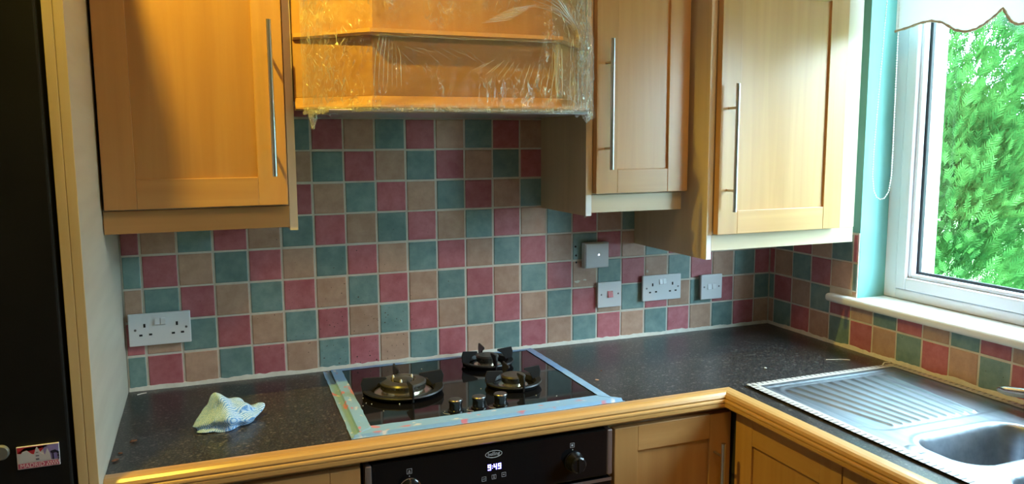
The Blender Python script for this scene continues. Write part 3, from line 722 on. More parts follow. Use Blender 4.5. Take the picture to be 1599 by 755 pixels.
flat_strip(sk, SX1-.006, SX1+.006, SY0+.006, SY1, zt_+.0014, frY); flat_strip(sk, SX1-.018, SX1-.006, SY0+.006, SY1, zt_+.0014, tape_w)
tapo = thing('mixer_tap', (1.915, -1.10, ZW), 'chrome mixer tap at the back edge of the sink by the tiled wall', 'tap')
ZS = ZW+.0045
obj('body', lathe([(0, 0), (.027, 0), (.027, .006), (.021, .012), (.020, .075), (.022, .085), (.014, .097), (0, .099)], (1.908, -1.10, ZS), 32), chrome, tapo, smooth=True)
obj('lever', tube([(1.908, -1.085, .957), (1.908, -1.03, .955), (1.907, -.98, .950), (1.905, -.945, .945), (1.904, -.926, .943), (1.904, -.918, .942)], [.011, .0115, .0125, .012, .0085, .003], 20), chrome, tapo, smooth=True)
sp_pts = [(1.908, -1.10, .985)] + [(1.908-.5*(.12-.12*math.cos(a)), -1.10-.86*(.12-.12*math.cos(a)), 1.06+.09*math.sin(a)) for a in [k*math.pi/10 for k in range(0, 11)]] + [(1.788, -1.306, 1.03)]
obj('spout', tube(sp_pts, .010, 18), chrome, tapo, smooth=True)

# ================================================================== SOCKETS AND SWITCHES
def plate(name, x0, x1, z0, z1, stand, label, cat, back=True):
    t = thing(name, ((x0+x1)/2, 0, (z0+z1)/2), label, cat)
    if stand > .001: obj('back_box', box(x0+.004, x1-.004, -stand, -.0016, z0+.004, z1-.004), plain('back_box_grey', (.30, .28, .25), .6), t, bevel=.001)
    obj('face_plate', box(x0, x1, -stand-.008, -stand, z0, z1), white_plastic, t, bevel=.0022, seg=3)
    return t, -stand-.008
def slot(t, x, z, w, h, y, m=None, name='slot'): return obj(name, box(x-w/2, x+w/2, y-.0004, y+.001, z-h/2, z+h/2), m or slot_black, t)
def screw(t, x, z, y): return obj('screw', lathe([(0, .001), (.0024, .0008), (.003, 0), (0, 0)], (x, y, z), 14, axis='Y'), screw_metal, t, smooth=True)
def double_socket(x0, x1, z0, z1, stand, label):
    t, y = plate('double_socket', x0, x1, z0, z1, stand, label, 'socket')
    U = lambda u: x0+(x1-x0)*u
    V = lambda v: z1-(z1-z0)*v
    for e, l, n in ((.255, .19, .345), (.775, .71, .86)):
        slot(t, U(e), V(.37), .005, .0095, y); slot(t, U(l), V(.665), .0075, .0048, y); slot(t, U(n), V(.655), .0075, .0048, y)
    for a, b in ((.425, .505), (.515, .595)):
        obj('rocker', prism([(y, V(.38)), (y-.0055, V(.355)), (y-.002, V(.17)), (y, V(.16))], U(a), U(b), 'X'), white_plastic, t, bevel=.0004)
    for u in (.105, .925): screw(t, U(u), V(.50), y)
    return t
double_socket(-.037, .110, 1.0215, 1.105, .012, 'white double socket beside the cream end panel')
double_socket(1.462, 1.606, 1.019, 1.1025, .010, 'white double socket right of the red cooker switch')
t, y = plate('cooker_switch', 1.3015, 1.3865, 1.0105, 1.0915, .007, 'white square cooker switch with a red rocker', 'switch')
cx, cz = 1.3445, 1.0525
obj('switch_bezel', box(cx-.0105, cx+.0105, y-.0012, y+.001, cz-.012, cz+.012), white_plastic, t, bevel=.0005)
obj('rocker', prism([(y-.0012, cz-.0105), (y-.006, cz-.010), (y-.0022, cz+.010), (y-.0012, cz+.0105)], cx-.009, cx+.009, 'X'), plain('red_rocker', (.50, .012, .02), .3), t, bevel=.0004)
for u in (1.3145, 1.3745): screw(t, u, cz, y)
t, y = plate('fused_switch', 1.6815, 1.7640, 1.0085, 1.0920, .016, 'white square fused switch nearest the tiled corner', 'switch')
cx, cz = 1.7225, 1.0505
for xx in (cx-.009, cx+.009): obj('rocker', prism([(y, cz-.009), (y-.0038, cz-.008), (y-.0015, cz+.009), (y, cz+.0095)], xx-.0075, xx+.0075, 'X'), white_plastic, t, bevel=.0004)
for u in (cx-.029, cx+.029): screw(t, u, cz, y)
t = thing('sensor_box', (1.2915, 0, 1.182), 'white square wall sensor box with a small glowing light', 'sensor')
obj('housing', box(1.2495, 1.3335, -.026, -.0016, 1.1415, 1.2215), white_plastic, t, bevel=.003, seg=3)
obj('cover', box(1.2525, 1.3305, -.0285, -.0262, 1.1440, 1.2190), white_plastic, t, bevel=.002)
obj('indicator_light', lathe([(0, .0008), (.0018, .0006), (.0022, 0), (0, 0)], (1.297, -.0285, 1.183), 14, axis='Y'), plain('indicator_led', (.8, .9, 1), .4, emis=(.75, .9, 1), es=12), t, smooth=True)

# ================================================================== CLOTH, CRUMBS
def cloth():
    bm = bmesh.new(); bmesh.ops.create_icosphere(bm, subdivisions=6, radius=1)
    C = Vector((.180, -.347)); ax = Vector((.130, .062)).normalized(); nn = Vector((-ax.y, ax.x))
    for v in bm.verts:
        n = v.co.copy(); s = n.x
        H = .056*math.exp(-((s+.30)/.42)**2)+.034*math.exp(-((s-.45)/.40)**2)+.012
        Wd = .046*(1-.22*s)*(1-.18*math.exp(-((s-.12)/.2)**2))
        Ln = .071
        # long soft folds running along the cloth
        f1 = math.sin(5.2*n.y-2.2*s+1.6*noise.noise((s*1.5, n.y*1.2, 2.0))+.6); f2 = math.sin(8.5*n.z+3.0*s+2.2*noise.noise((s*2, n.y*2, 6.0)))
        k = 1+.13*f1*(1-abs(s)*.4)+.075*f2+.16*noise.noise(n*1.7+Vector((3, 1, 0)))+.05*noise.noise(n*4.5)
        zc = max(n.z, -.30)
        x = C.x+ax.x*s*Ln*k+nn.x*n.y*Wd*k; y = C.y+ax.y*s*Ln*k+nn.y*n.y*Wd*k
        z = ZW+.0010+(zc+.30)/1.30*H*1.12*(.85+.15*k)
        if s > .62:                                   # lifted corner
            t = (s-.62)/.38; x += ax.x*.022*t*t; y += ax.y*.022*t*t; z += .024*t*t
        v.co = (x, y, z)
    return bm
m, nt, b = nmat('cleaning_cloth')
tc = N(nt, 'ShaderNodeTexCoord'); wv = N(nt, 'ShaderNodeTexWave', Scale=95.0, Distortion=3.0, Detail=1.0); wv.inputs['Detail Scale'].default_value = 6.0
mp = N(nt, 'ShaderNodeMapping'); mp.inputs['Rotation'].default_value = (0, 0, .9); L(nt, tc.outputs['Object'], mp.inputs[0]); L(nt, mp.outputs[0], wv.inputs['Vector'])
cr = N(nt, 'ShaderNodeValToRGB'); cr.color_ramp.elements[0].position = .25; cr.color_ramp.elements[1].position = .6; cr.color_ramp.elements[0].color = (.13, .32, .66, 1); cr.color_ramp.elements[1].color = (.52, .66, .82, 1)
L(nt, wv.outputs['Fac'], cr.inputs[0]); L(nt, cr.outputs[0], b.inputs['Base Color']); b.inputs['Roughness'].default_value = .9
cl = obj('cleaning_cloth', cloth(), m, smooth=True); tag(cl, 'crumpled blue and white cleaning cloth on the worktop left of the hob', 'cloth')

def chip(name, loc, s, mat, label, cat, group=None, seed=0, par=None):
    rr = random.Random(seed); bm = bmesh.new(); bmesh.ops.create_icosphere(bm, subdivisions=2, radius=1)
    a = rr.uniform(0, 3); ca, sa = math.cos(a), math.sin(a)
    mz = 1e9
    for v in bm.verts:
        k = rr.uniform(.65, 1.1); x, y, z = v.co.x*s[0]*k, v.co.y*s[1]*k, v.co.z*s[2]*k
        v.co = (x*ca-y*sa, x*sa+y*ca, z); mz = min(mz, z)
    bmesh.ops.translate(bm, verts=bm.verts[:], vec=(loc[0], loc[1], loc[2]-mz))
    o = obj(name, bm, mat, par)
    return tag(o, label, cat, group)
brown = plain('brown_chip', (.20, .075, .03), .8)
chip('wood_chip', (-.010, -.388, ZW), (.010, .004, .003), brown, 'brown wood chip near the cream panel, farthest from the worktop edging', 'chip', seed=1)
chip('wood_chip', (-.030, -.450, ZW), (.005, .0035, .002), brown, 'smallest brown wood chip lying between two others by the cream panel', 'chip', seed=2)
chip('wood_chip', (-.036, -.487, ZW), (.009, .0035, .003), brown, 'brown wood chip near the cream panel, closest to the worktop edging', 'chip', seed=3)
white_bit = plain('white_bit', (.72, .70, .66), .7)
sb = obj('sealant_scrap', tube([(-.025, -.040, ZW+.0012), (-.012, -.034, ZW+.0018), (-.004, -.030, ZW+.0012)], .0012, 8), sealant); tag(sb, 'thin white sealant scrap on the worktop below the double socket', 'scrap')
sb = obj('sealant_scrap', tube([(1.820, -.450, ZW+.0012), (1.845, -.462, ZW+.0016), (1.862, -.464, ZW+.0012), (1.880, -.480, ZW+.0012)], .0012, 8), sealant); tag(sb, 'thin pale sealant string on the worktop by the sink corner', 'scrap')
sb = obj('sealant_scrap', tube([(1.905, -.575, ZW+.009), (1.925, -.562, ZW+.010), (1.940, -.566, ZW+.009), (1.952, -.560, ZW+.008)], .002, 8), sealant); tag(sb, 'curled cream sealant strip on the taped back corner of the sink', 'scrap')
chip('plaster_crumb', (1.600, -.455, ZW), (.004, .003, .002), white_bit, 'tiny white plaster crumb on the dark worktop near the sink drainer', 'crumb', seed=5)
chip('plaster_crumb', (1.115, -.371, ZW), (.007, .003, .0012), plain('pink_flake', (.62, .42, .33), .7), 'pinkish flake on the worktop just right of the hob', 'crumb', seed=6)
chip('plaster_crumb', (1.165, -.30, ZW), (.004, .003, .0012), brown, 'dark crumb on the worktop right of the hob', 'crumb', seed=7)
for i, (u, v) in enumerate(((.500, -.305), (.500, -.345), (.511, -.357), (.489, -.362), (.527, -.418), (.573, -.385), (.70, -.115), (.905, -.448), (.950, -.472), (.795, -.345))):
    r_ = .0017 if i not in (5,) else .0026
    chip('hob_crumb', (u, v, ZG+.0002), (r_, r_*.8, r_*.5), cr_m, 'tiny white crumb lying on the black hob glass', 'crumb', 'crumbs on the hob glass', seed=20+i)

# ================================================================== CLING FILM
def film_mat():
    m, nt, b = nmat('cling_film'); nt.nodes.remove(b)
    tc = N(nt, 'ShaderNodeTexCoord'); mp = N(nt, 'ShaderNodeMapping'); mp.inputs['Scale'].default_value = (1, 1, .35); L(nt, tc.outputs['Object'], mp.inputs[0])
    no = N(nt, 'ShaderNodeTexNoise', Scale=48.0, Detail=5.0, Distortion=1.2, Roughness=.6); L(nt, mp.outputs[0], no.inputs['Vector'])
    # ridges
    s1 = N(nt, 'ShaderNodeMath'); s1.operation = 'SUBTRACT'; s1.inputs[1].default_value = .5; L(nt, no.outputs['Fac'], s1.inputs[0])
    s2 = N(nt, 'ShaderNodeMath'); s2.operation = 'ABSOLUTE'; L(nt, s1.outputs[0], s2.inputs[0])
    mr = N(nt, 'ShaderNodeMapRange'); mr.inputs['From Min'].default_value = .0; mr.inputs['From Max'].default_value = .035; mr.inputs['To Min'].default_value = 1; mr.inputs['To Max'].default_value = 0; L(nt, s2.outputs[0], mr.inputs[0])
    n2 = N(nt, 'ShaderNodeTexNoise', Scale=9.0, Detail=2.0); L(nt, tc.outputs['Object'], n2.inputs['Vector'])
    mk = N(nt, 'ShaderNodeMapRange'); mk.inputs['From Min'].default_value = .48; mk.inputs['From Max'].default_value = .66; L(nt, n2.outputs['Fac'], mk.inputs[0])
    at = N(nt, 'ShaderNodeAttribute'); at.attribute_name = 'crumple'
    mxm = N(nt, 'ShaderNodeMath'); mxm.operation = 'MAXIMUM'; L(nt, mk.outputs[0], mxm.inputs[0]); L(nt, at.outputs['Fac'], mxm.inputs[1])
    pr = N(nt, 'ShaderNodeMath'); pr.operation = 'MULTIPLY'; L(nt, mr.outputs[0], pr.inputs[0]); L(nt, mxm.outputs[0], pr.inputs[1])
    fa = N(nt, 'ShaderNodeMath'); fa.operation = 'MULTIPLY_ADD'; fa.inputs[1].default_value = .68; fa.inputs[2].default_value = .045; L(nt, pr.outputs[0], fa.inputs[0])
    f2 = N(nt, 'ShaderNodeMath'); f2.operation = 'MULTIPLY_ADD'; f2.inputs[1].default_value = .20; L(nt, at.outputs['Fac'], f2.inputs[0]); L(nt, fa.outputs[0], f2.inputs[2])
    bp = N(nt, 'ShaderNodeBump', Strength=1.0, Distance=.009); L(nt, no.outputs['Fac'], bp.inputs['Height'])
    gl = N(nt, 'ShaderNodeBsdfGlossy', Roughness=.10); L(nt, bp.outputs[0], gl.inputs['Normal'])
    df = N(nt, 'ShaderNodeBsdfDiffuse'); df.inputs[0].default_value = (.9, .9, .88, 1)  # white diffuse stands in for whitish glare where the film is crumpled
    m1 = N(nt, 'ShaderNodeMixShader'); dm = N(nt, 'ShaderNodeMath'); dm.operation = 'MULTIPLY_ADD'; dm.inputs[1].default_value = .42; dm.inputs[2].default_value = .04; L(nt, at.outputs['Fac'], dm.inputs[0]); L(nt, dm.outputs[0], m1.inputs[0]); L(nt, gl.outputs[0], m1.inputs[1]); L(nt, df.outputs[0], m1.inputs[2])
    tr = N(nt, 'ShaderNodeBsdfTransparent'); tr.inputs[0].default_value = (.97, .96, .94, 1)
    mx = N(nt, 'ShaderNodeMixShader'); L(nt, f2.outputs[0], mx.inputs[0]); L(nt, tr.outputs[0], mx.inputs[1]); L(nt, m1.outputs[0], mx.inputs[2])
    L(nt, mx.outputs[0], nt.nodes['Material Output'].inputs[0])
    return m
film_m = film_mat()
fl = thing('cling_film', (.74, -.4, 1.605), 'crinkled clear cling film wrapped round the cooker hood canopy', 'plastic film')
def film_path(off):
    q = hpoly(off); a, b_, c_, d_ = [Vector((x, y)) for x, y in q[1:5]]
    a = a+(b_-a)*.10; d2 = Vector((1.119, -.316-off*.5))
    return [a, b_, c_, d2]
def film_pt(off, s):
    q = film_path(off); ln = [(q[i+1]-q[i]).length for i in range(3)]; tot = sum(ln); w = s*tot
    for i in range(3):
        if w <= ln[i] or i == 2: return q[i]+(q[i+1]-q[i])*(w/ln[i])
        w -= ln[i]
bm = bmesh.new(); NS, NZ = 220, 90; g = []; lay = bm.verts.layers.float.new('crumple')
for i in range(NS+1):
    s = i/NS; row = []
    for j in range(NZ+1):
        z = 1.611+(2.12-1.611)*(j/NZ)**1.25
        off = .0235 if z < 1.782 else .0235-.026*sm((z-1.782)/.06)
        cr_ = max(sm((s-.80)/.08)*.9, sm((.17-s)/.12)*.55)*(1-.6*sm((z-1.85)/.15))
        if z > 1.80: cr_ = max(cr_, sm((s-.72)/.12)*.5, .0)
        cr_ = max(cr_, sm((1.625-z)/.014)*.7)
        # taut fold lines fanning from the ledge corners
        def fan(s0, z0, k, amp, rng):
            a = math.atan2((z-z0)*1.0, (s-s0)*.8+1e-6); r = math.hypot(z-z0, (s-s0)*.8)
            return amp*max(0, math.sin(a*k+2*noise.noise((a*2, s0*9, 0))))*math.exp(-(r/rng)**2)*sm(r/.02)
        d = .0016*(1+noise.noise((s*26, z*22, 1.3))) + .0022*abs(noise.noise((s*60, z*18, 7)))
        d += fan(.845, 1.715, 34, .009, .11)+fan(.235, 1.776, 24, .006, .15)+fan(.235, 1.615, 26, .006, .12)+fan(.83, 1.83, 22, .006, .16)+fan(.55, 1.84, 28, .004, .2)
        d += cr_*(.014*abs(noise.noise((s*45, z*38, 2)))+.010*abs(noise.noise((s*110, z*90, 4))))
        d += .007*sm((s-.78)/.05)*abs(noise.noise((s*150, z*9, 3.3)))+.004*sm((.30-s)/.1)*abs(noise.noise((s*70+z*60, z*40-s*50, 8.1)))
        q = film_pt(off+d, s)
        v = bm.verts.new((min(q.x, 1.1245), q.y, z+.004*noise.noise((s*20, 5, 5))*sm((1.63-z)/.02))); v[lay] = min(1, cr_)
        row.append(v)
    g.append(row)
for i in range(NS):
    for j in range(NZ): bm.faces.new((g[i][j], g[i+1][j], g[i+1][j+1], g[i][j+1]))
obj('wrap', bm, film_m, fl, smooth=True)
# thin white tubes standing in for bright glints along the film folds
def film_off(z): return .0235 if z < 1.782 else .0235-.026*sm((z-1.782)/.06)
q_ = film_path(.0235); LN = [(q_[i+1]-q_[i]).length for i in range(3)]; LT = sum(LN)
def s_of(face, t): return (sum(LN[:face])+LN[face]*t)/LT
def s_x(x): return s_of(1, (x-q_[1].x)/(q_[2].x-q_[1].x))
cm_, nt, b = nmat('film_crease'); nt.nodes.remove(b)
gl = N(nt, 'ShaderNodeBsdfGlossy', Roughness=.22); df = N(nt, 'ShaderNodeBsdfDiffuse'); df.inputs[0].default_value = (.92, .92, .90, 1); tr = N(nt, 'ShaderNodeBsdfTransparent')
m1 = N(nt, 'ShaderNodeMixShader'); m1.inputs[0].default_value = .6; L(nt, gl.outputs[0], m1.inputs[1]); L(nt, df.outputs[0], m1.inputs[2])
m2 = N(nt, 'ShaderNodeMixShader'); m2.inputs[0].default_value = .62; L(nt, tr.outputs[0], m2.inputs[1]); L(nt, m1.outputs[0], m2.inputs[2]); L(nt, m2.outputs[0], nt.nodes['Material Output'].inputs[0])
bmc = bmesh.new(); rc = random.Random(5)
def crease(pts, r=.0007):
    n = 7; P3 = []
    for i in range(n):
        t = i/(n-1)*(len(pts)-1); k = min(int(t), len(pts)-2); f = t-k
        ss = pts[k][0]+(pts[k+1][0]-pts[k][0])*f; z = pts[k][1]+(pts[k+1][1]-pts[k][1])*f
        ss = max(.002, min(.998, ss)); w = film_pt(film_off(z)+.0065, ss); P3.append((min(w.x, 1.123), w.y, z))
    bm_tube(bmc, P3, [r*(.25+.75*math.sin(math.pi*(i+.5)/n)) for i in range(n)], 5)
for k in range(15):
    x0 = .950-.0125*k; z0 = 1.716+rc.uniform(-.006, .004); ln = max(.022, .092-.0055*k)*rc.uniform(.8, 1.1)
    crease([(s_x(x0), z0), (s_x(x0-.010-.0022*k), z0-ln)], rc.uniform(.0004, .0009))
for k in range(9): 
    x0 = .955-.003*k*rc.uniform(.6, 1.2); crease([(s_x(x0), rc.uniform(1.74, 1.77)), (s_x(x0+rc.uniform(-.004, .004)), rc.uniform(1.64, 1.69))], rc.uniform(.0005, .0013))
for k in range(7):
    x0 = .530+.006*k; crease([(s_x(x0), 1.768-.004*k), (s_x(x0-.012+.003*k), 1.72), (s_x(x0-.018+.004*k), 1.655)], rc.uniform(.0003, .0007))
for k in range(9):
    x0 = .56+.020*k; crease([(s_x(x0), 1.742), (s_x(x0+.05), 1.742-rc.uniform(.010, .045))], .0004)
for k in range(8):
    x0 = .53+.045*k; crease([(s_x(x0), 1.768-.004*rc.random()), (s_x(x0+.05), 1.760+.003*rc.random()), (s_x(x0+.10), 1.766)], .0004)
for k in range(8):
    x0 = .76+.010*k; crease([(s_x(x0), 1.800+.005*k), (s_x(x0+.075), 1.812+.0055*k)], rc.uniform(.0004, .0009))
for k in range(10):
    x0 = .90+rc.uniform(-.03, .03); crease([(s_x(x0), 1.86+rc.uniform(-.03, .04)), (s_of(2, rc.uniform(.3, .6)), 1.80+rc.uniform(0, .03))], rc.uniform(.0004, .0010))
for k in range(42):    # white crinkle glints on the left angled face
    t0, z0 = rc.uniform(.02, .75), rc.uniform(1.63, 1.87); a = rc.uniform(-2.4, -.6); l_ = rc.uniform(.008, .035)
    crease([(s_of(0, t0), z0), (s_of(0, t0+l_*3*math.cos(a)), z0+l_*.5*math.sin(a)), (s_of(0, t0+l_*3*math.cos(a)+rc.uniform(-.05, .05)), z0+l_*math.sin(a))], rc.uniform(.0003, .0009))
for k in range(80):    # dense white crinkle glints on the right angled face
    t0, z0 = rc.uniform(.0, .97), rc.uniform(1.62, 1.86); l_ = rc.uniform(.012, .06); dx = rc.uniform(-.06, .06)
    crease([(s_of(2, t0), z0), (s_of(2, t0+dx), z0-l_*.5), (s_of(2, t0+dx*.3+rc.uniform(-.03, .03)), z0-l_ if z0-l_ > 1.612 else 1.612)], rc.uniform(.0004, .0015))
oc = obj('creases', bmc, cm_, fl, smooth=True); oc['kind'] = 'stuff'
# bunched lower edge and hanging tufts
bm = bmesh.new(); lay = bm.verts.layers.float.new('crumple'); prev = None; nseg = 240; sg = 14
for i in range(nseg+1):
    s = i/nseg; q = film_pt(.020, s)
    r = .0045+.003*abs(noise.noise((s*30, 1, 1)))+.009*sm((s-.90)/.06)+.004*sm((.14-s)/.05)
    vs = []
    for k in range(sg):
        a = k*2*math.pi/sg; rr_ = r*(.75+.6*abs(noise.noise((s*70, math.cos(a)*1.6, math.sin(a)*1.6))))
        v = bm.verts.new((min(q.x, 1.124), q.y+rr_*math.cos(a)-.002, 1.6065+rr_*math.sin(a)-.004*sm((s-.9)/.06))); v[lay] = .95; vs.append(v)
    if prev:
        for k in range(sg): bm.faces.new((prev[k], prev[(k+1) % sg], vs[(k+1) % sg], vs[k]))
    prev = vs
obj('bunched_edge', bm, film_m, fl, smooth=True)
def tuft(x, y, z, rx, rz, seed):
    bm = bmesh.new(); lay = bm.verts.layers.float.new('crumple'); bmesh.ops.create_icosphere(bm, subdivisions=4, radius=1)
    for v in bm.verts:
        n_ = v.co.copy(); k = .70+.55*abs(noise.noise(n_*2.2+Vector((seed, 0, 0))))+.25*abs(noise.noise(n_*6+Vector((0, seed, 0))))
        tz = .62+.38*n_.z
        v.co = Vector((x+n_.x*rx*k*tz, y+n_.y*rx*k*tz, z+n_.z*rz*k)); v[lay] = 1
    return obj('hanging_tuft', bm, film_m, fl, smooth=True)
tuft(.398, -.352, 1.588, .015, .026, 1); tuft(.43, -.385, 1.604, .014, .010, 2)
tuft(1.085, -.36, 1.598, .022, .018, 3); tuft(1.04, -.395, 1.604, .018, .011, 4)

# ================================================================== ROLLER BLIND
rb_ = thing('roller_blind', (2.0, -1.07, 2.15), 'white roller blind with scalloped braided hem above the sink window', 'blind')
blind_m, nt, b = nmat('blind_fabric')
nt.nodes.remove(b)
df = N(nt, 'ShaderNodeBsdfDiffuse'); df.inputs[0].default_value = (.86, .87, .86, 1); tl = N(nt, 'ShaderNodeBsdfTranslucent'); tl.inputs[0].default_value = (.80, .83, .82, 1)
mx = N(nt, 'ShaderNodeMixShader'); mx.inputs[0].default_value = .42; L(nt, df.outputs[0], mx.inputs[1]); L(nt, tl.outputs[0], mx.inputs[2]); L(nt, mx.outputs[0], nt.nodes['Material Output'].inputs[0])
hem = [(-.468, 1.836), (-.51, 1.841), (-.55, 1.848), (-.586, 1.849), (-.62, 1.840), (-.66, 1.816), (-.691, 1.807), (-.72, 1.810), (-.745, 1.820), (-.77, 1.835), (-.791, 1.851), (-.803, 1.832), (-.815, 1.816), (-.832, 1.807), (-.862, 1.807), (-.90, 1.820), (-.94, 1.843), (-.98, 1.849), (-1.02, 1.843), (-1.07, 1.816)]
hem = hem + [(-2.14-y, z) for y, z in hem[::-1][1:]]
bm = bmesh.new(); lo = [[bm.verts.new((x, y, z)) for y, z in hem] for x in (1.9994, 2.0006)]; hi = [[bm.verts.new((x, y, 2.16)) for y, z in hem] for x in (1.9994, 2.0006)]
n = len(hem)
for i in range(n-1):
    bm.faces.new((lo[0][i], lo[0][i+1], hi[0][i+1], hi[0][i])); bm.faces.new((lo[1][i], hi[1][i], hi[1][i+1], lo[1][i+1])); bm.faces.new((lo[0][i], lo[1][i], lo[1][i+1], lo[0][i+1]))
obj('fabric', bm, blind_m, rb_)
braid = []
for i in range(n-1):
    for k in range(4):
        t = k/4; braid.append((1.9985, hem[i][0]+(hem[i+1][0]-hem[i][0])*t, hem[i][1]+(hem[i+1][1]-hem[i][1])*t))
obj('braid', tube(braid, [.0030+.0012*(i % 3 == 0) for i in range(len(braid))], 8), noisy('braid_gold', (.42, .34, .24), (.62, .54, .42), (300, 300, 300), .8), rb_, smooth=True)
obj('roller', tube([(2.0, -.435, 2.168), (2.0, -1.715, 2.168)], .019, 20), blind_m, rb_, smooth=True)
obj('bracket', box(1.978, 2.03, -.41, -.396, 2.14, 2.20), upvc, rb_, bevel=.002); obj('bracket', box(1.978, 2.03, -1.749, -1.735, 2.14, 2.20), upvc, rb_, bevel=.002)
chain = []
path = [(-.444, 2.16), (-.432, 1.95), (-.420, 1.70), (-.411, 1.50), (-.411, 1.43), (-.419, 1.385), (-.432, 1.365), (-.446, 1.361), (-.460, 1.366), (-.473, 1.385), (-.480, 1.43), (-.480, 1.50), (-.477, 1.70), (-.475, 1.92), (-.470, 2.16)]
bm = bmesh.new(); acc = 0; step = .0072
for (y0, z0), (y1, z1) in zip(path, path[1:]):
    l_ = math.hypot(y1-y0, z1-z0); t = (step-acc) if acc else 0
    while t <= l_:
        bmesh.ops.create_icosphere(bm, subdivisions=1, radius=.0024, matrix=Matrix.Translation((2.0, y0+(y1-y0)*t/l_, z0+(z1-z0)*t/l_))); t += step
    acc = l_-(t-step)
bm_tube(bm, [(2.0, y, z) for y, z in path], .0006, 5)
obj('bead_chain', bm, plain('chain_white', (.85, .85, .83), .3), rb_, smooth=True)

# ================================================================== OUTSIDE
gr = struct('ground_outside', box(2.35, 60, -40, 40, -.6, -.5), noisy('lawn', (.10, .22, .05), (.16, .32, .08), (2, 2, 2), .9))
def leaf_mat(name, c1, c2):
    m, nt, b = nmat(name); nt.nodes.remove(b)
    tc = N(nt, 'ShaderNodeTexCoord'); no = N(nt, 'ShaderNodeTexNoise', Scale=5.0, Detail=3.0); L(nt, tc.outputs['Object'], no.inputs['Vector'])
    cr = N(nt, 'ShaderNodeValToRGB'); cr.color_ramp.elements[0].position = .36; cr.color_ramp.elements[1].position = .64; cr.color_ramp.elements[0].color = (*c1, 1); cr.color_ramp.elements[1].color = (*c2, 1)
    L(nt, no.outputs['Fac'], cr.inputs[0])
    df = N(nt, 'ShaderNodeBsdfDiffuse'); tl = N(nt, 'ShaderNodeBsdfTranslucent'); L(nt, cr.outputs[0], df.inputs[0]); L(nt, cr.outputs[0], tl.inputs[0])
    mx = N(nt, 'ShaderNodeMixShader'); mx.inputs[0].default_value = .35; L(nt, df.outputs[0], mx.inputs[1]); L(nt, tl.outputs[0], mx.inputs[2]); L(nt, mx.outputs[0], nt.nodes['Material Output'].inputs[0])
    return m
leaf_m = leaf_mat('conifer_leaf', (.022, .095, .022), (.075, .21, .05))
bark = plain('bark', (.12, .08, .05), .9)
def conifer(loc, lobes, nsp, label, seed, size=1.0):
    rr = random.Random(seed); t = thing('conifer_tree', loc, label, 'tree')
    verts, faces = [], []
    def quad(p, d, w, l):
        b0 = len(verts); verts.extend([tuple(p-w*.5), tuple(p+w*.5), tuple(p+d*l*.6+w*.45), tuple(p+d*l), tuple(p+d*l*.6-w*.45)])
        faces.append((b0, b0+1, b0+2, b0+3, b0+4))
    tot = sum(l[6] for l in lobes)
    for (cx, cy, cz, rx, ry, rz, wgt) in lobes:
        for _ in range(int(nsp*wgt/tot)):
            while True:
                v = Vector((rr.gauss(0, 1), rr.gauss(0, 1), rr.gauss(0, 1)))
                if v.length > .1: break
            v.normalize(); k = rr.uniform(.68, 1.04)
            k *= 1+.13*noise.noise((v.x*3+cx, v.y*3+cy, v.z*5+cz))
            p = Vector((cx+v.x*rx*k, cy+v.y*ry*k, cz+v.z*rz*k))
            d = (Vector((v.x*.8, v.y*.8, .75+v.z*.3))+Vector((rr.uniform(-.35, .35), rr.uniform(-.35, .35), rr.uniform(-.25, .25)))).normalized()
            side = d.cross(Vector((rr.uniform(-1, 1), rr.uniform(-1, 1), rr.uniform(-1, 1)))).normalized()
            l = rr.uniform(.07, .15)*size
            quad(p, d, side*l*.05, l)
            for q in range(4):
                f = .12+.2*q
                for sgn in (-1, 1):
                    dd = (d*.85+side*sgn*.55).normalized(); quad(p+d*l*f, dd, d.cross(dd).cross(dd).normalized()*l*.065, l*(.50-.07*q))
    me = bpy.data.meshes.new('foliage'); o3 = Vector(loc)
    me.from_pydata([(a-o3.x, b2-o3.y, c2-o3.z) for a, b2, c2 in verts], [], faces); me.materials.append(leaf_m)
    o = bpy.data.objects.new('foliage', me); COL.objects.link(o); o.parent = t; o['kind'] = 'stuff'
    obj('trunk', tube([(loc[0], loc[1], loc[2]), (loc[0]+.03, loc[1], loc[2]+1.6), (loc[0], loc[1]+.02, max(l[2] for l in lobes))], [.09, .07, .03], 12), bark, t, smooth=True)
    return t
conifer((4.1, 1.28, -.5), [(4.1, 1.28, .9, .75, .78, 1.1, 4), (4.05, 1.22, 1.9, .62, .56, .9, 4), (4.1, 1.30, 2.9, .45, .42, .9, 2), (3.95, 1.02, 1.25, .42, .40, .5, 2.5)], 24000, 'tall bright green conifer right outside the kitchen window', 3, .78)
conifer((6.6, 1.45, -.5), [(6.6, 1.55, .6, .8, .8, 1.1, 3), (6.55, 1.65, 2.65, .5, .50, .55, 2), (6.7, 1.1, 2.0, .55, .45, 1.2, 2)], 6000, 'second conifer standing farther off behind the window', 5, 1.4)
HL = ['conifer in the garden hedge beside the tallest conifer', 'middle conifer of the garden hedge opposite the sink', 'last conifer of the garden hedge away from the tall conifer']
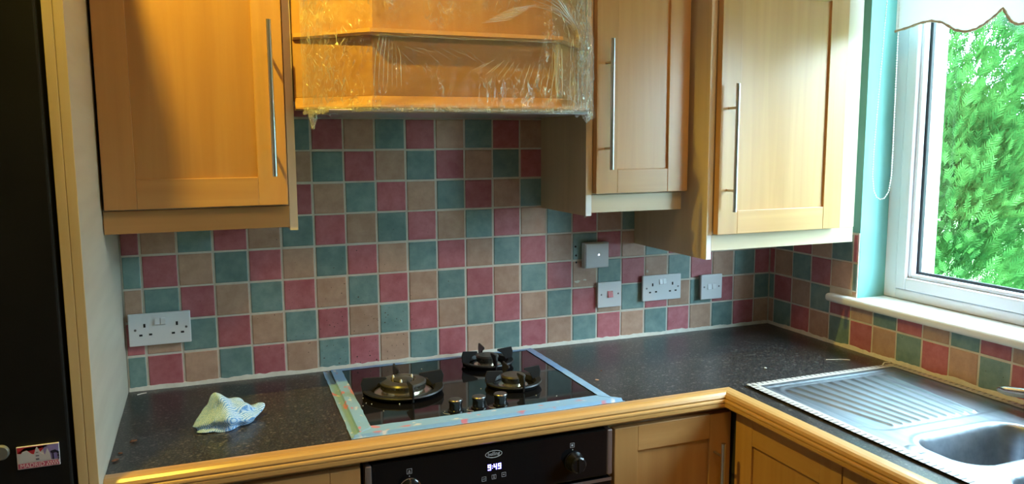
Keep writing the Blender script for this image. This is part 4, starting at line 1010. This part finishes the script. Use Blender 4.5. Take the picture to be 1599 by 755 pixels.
for i, hy in enumerate((-.55, -2.15, -3.75)):
    conifer((5.2, hy, -.5), [(5.2, hy, .55, .55, .68, 1.05, 3), (5.2, hy, 1.6, .5, .62, .8, 3)], 2600, HL[i], 11+i, 1.7)  # unseen conifers added to keep low sky light off the upper cabinets
hs_ = thing('neighbour_house', (16, 4, -.5), 'distant brick house with dark roof seen past the conifers', 'house')
obj('wall', box(14, 19, .5, 7.7, -.5, 1.72), noisy('far_brick', (.42, .22, .16), (.52, .30, .22), (6, 6, 12), .9), hs_)
obj('roof', prism([(7.95, 1.70), (4.1, 3.6), (.25, 1.70)], 13.8, 19.2, 'X'), plain('far_slate', (.10, .11, .13), .8), hs_)

# ================================================================== LAMPS (ceiling spotlight and an added fill light, above the frame)
def ceiling_lamp(loc, label, power, col, rad, name, aim=None):
    t = thing(name, (loc[0], loc[1], CEIL), label, 'lamp')
    obj('ceiling_rose', lathe([(0, 0), (.05, 0), (.05, -.008), (.03, -.014), (0, -.014)], (loc[0], loc[1], CEIL), 28), white_plastic, t, smooth=True)
    obj('shade', lathe([(.012, -.014), (.018, -.014), (rad+.012, -.030), (rad+.010, -.030), (.012, -.017), (.012, -.014)], (loc[0], loc[1], CEIL), 28), chrome, t, smooth=True)
    l = bpy.data.lights.new('bulb', 'SPOT' if aim else 'POINT'); l.energy = power; l.color = col; l.shadow_soft_size = rad
    o = bpy.data.objects.new('bulb', l); COL.objects.link(o); o.parent = t; o.location = Vector(loc)-Vector((loc[0], loc[1], CEIL))
    if aim:
        l.spot_size = math.radians(86); l.spot_blend = .75
        o.rotation_euler = (Vector(aim)-Vector(loc)).to_track_quat('-Z', 'Y').to_euler()
    return t
ceiling_lamp(LAMP_POS, 'small chrome ceiling spotlight above the fridge front', LAMP_W, (1, .74, .07), .012, 'ceiling_spotlight', (.33, -.38, 1.5))
ceiling_lamp(FILL_POS, 'ceiling light in the middle of the kitchen', FILL_W, (1, .58, .24), .06, 'ceiling_light')  # unseen warm fill light, added to brighten the cabinet doors
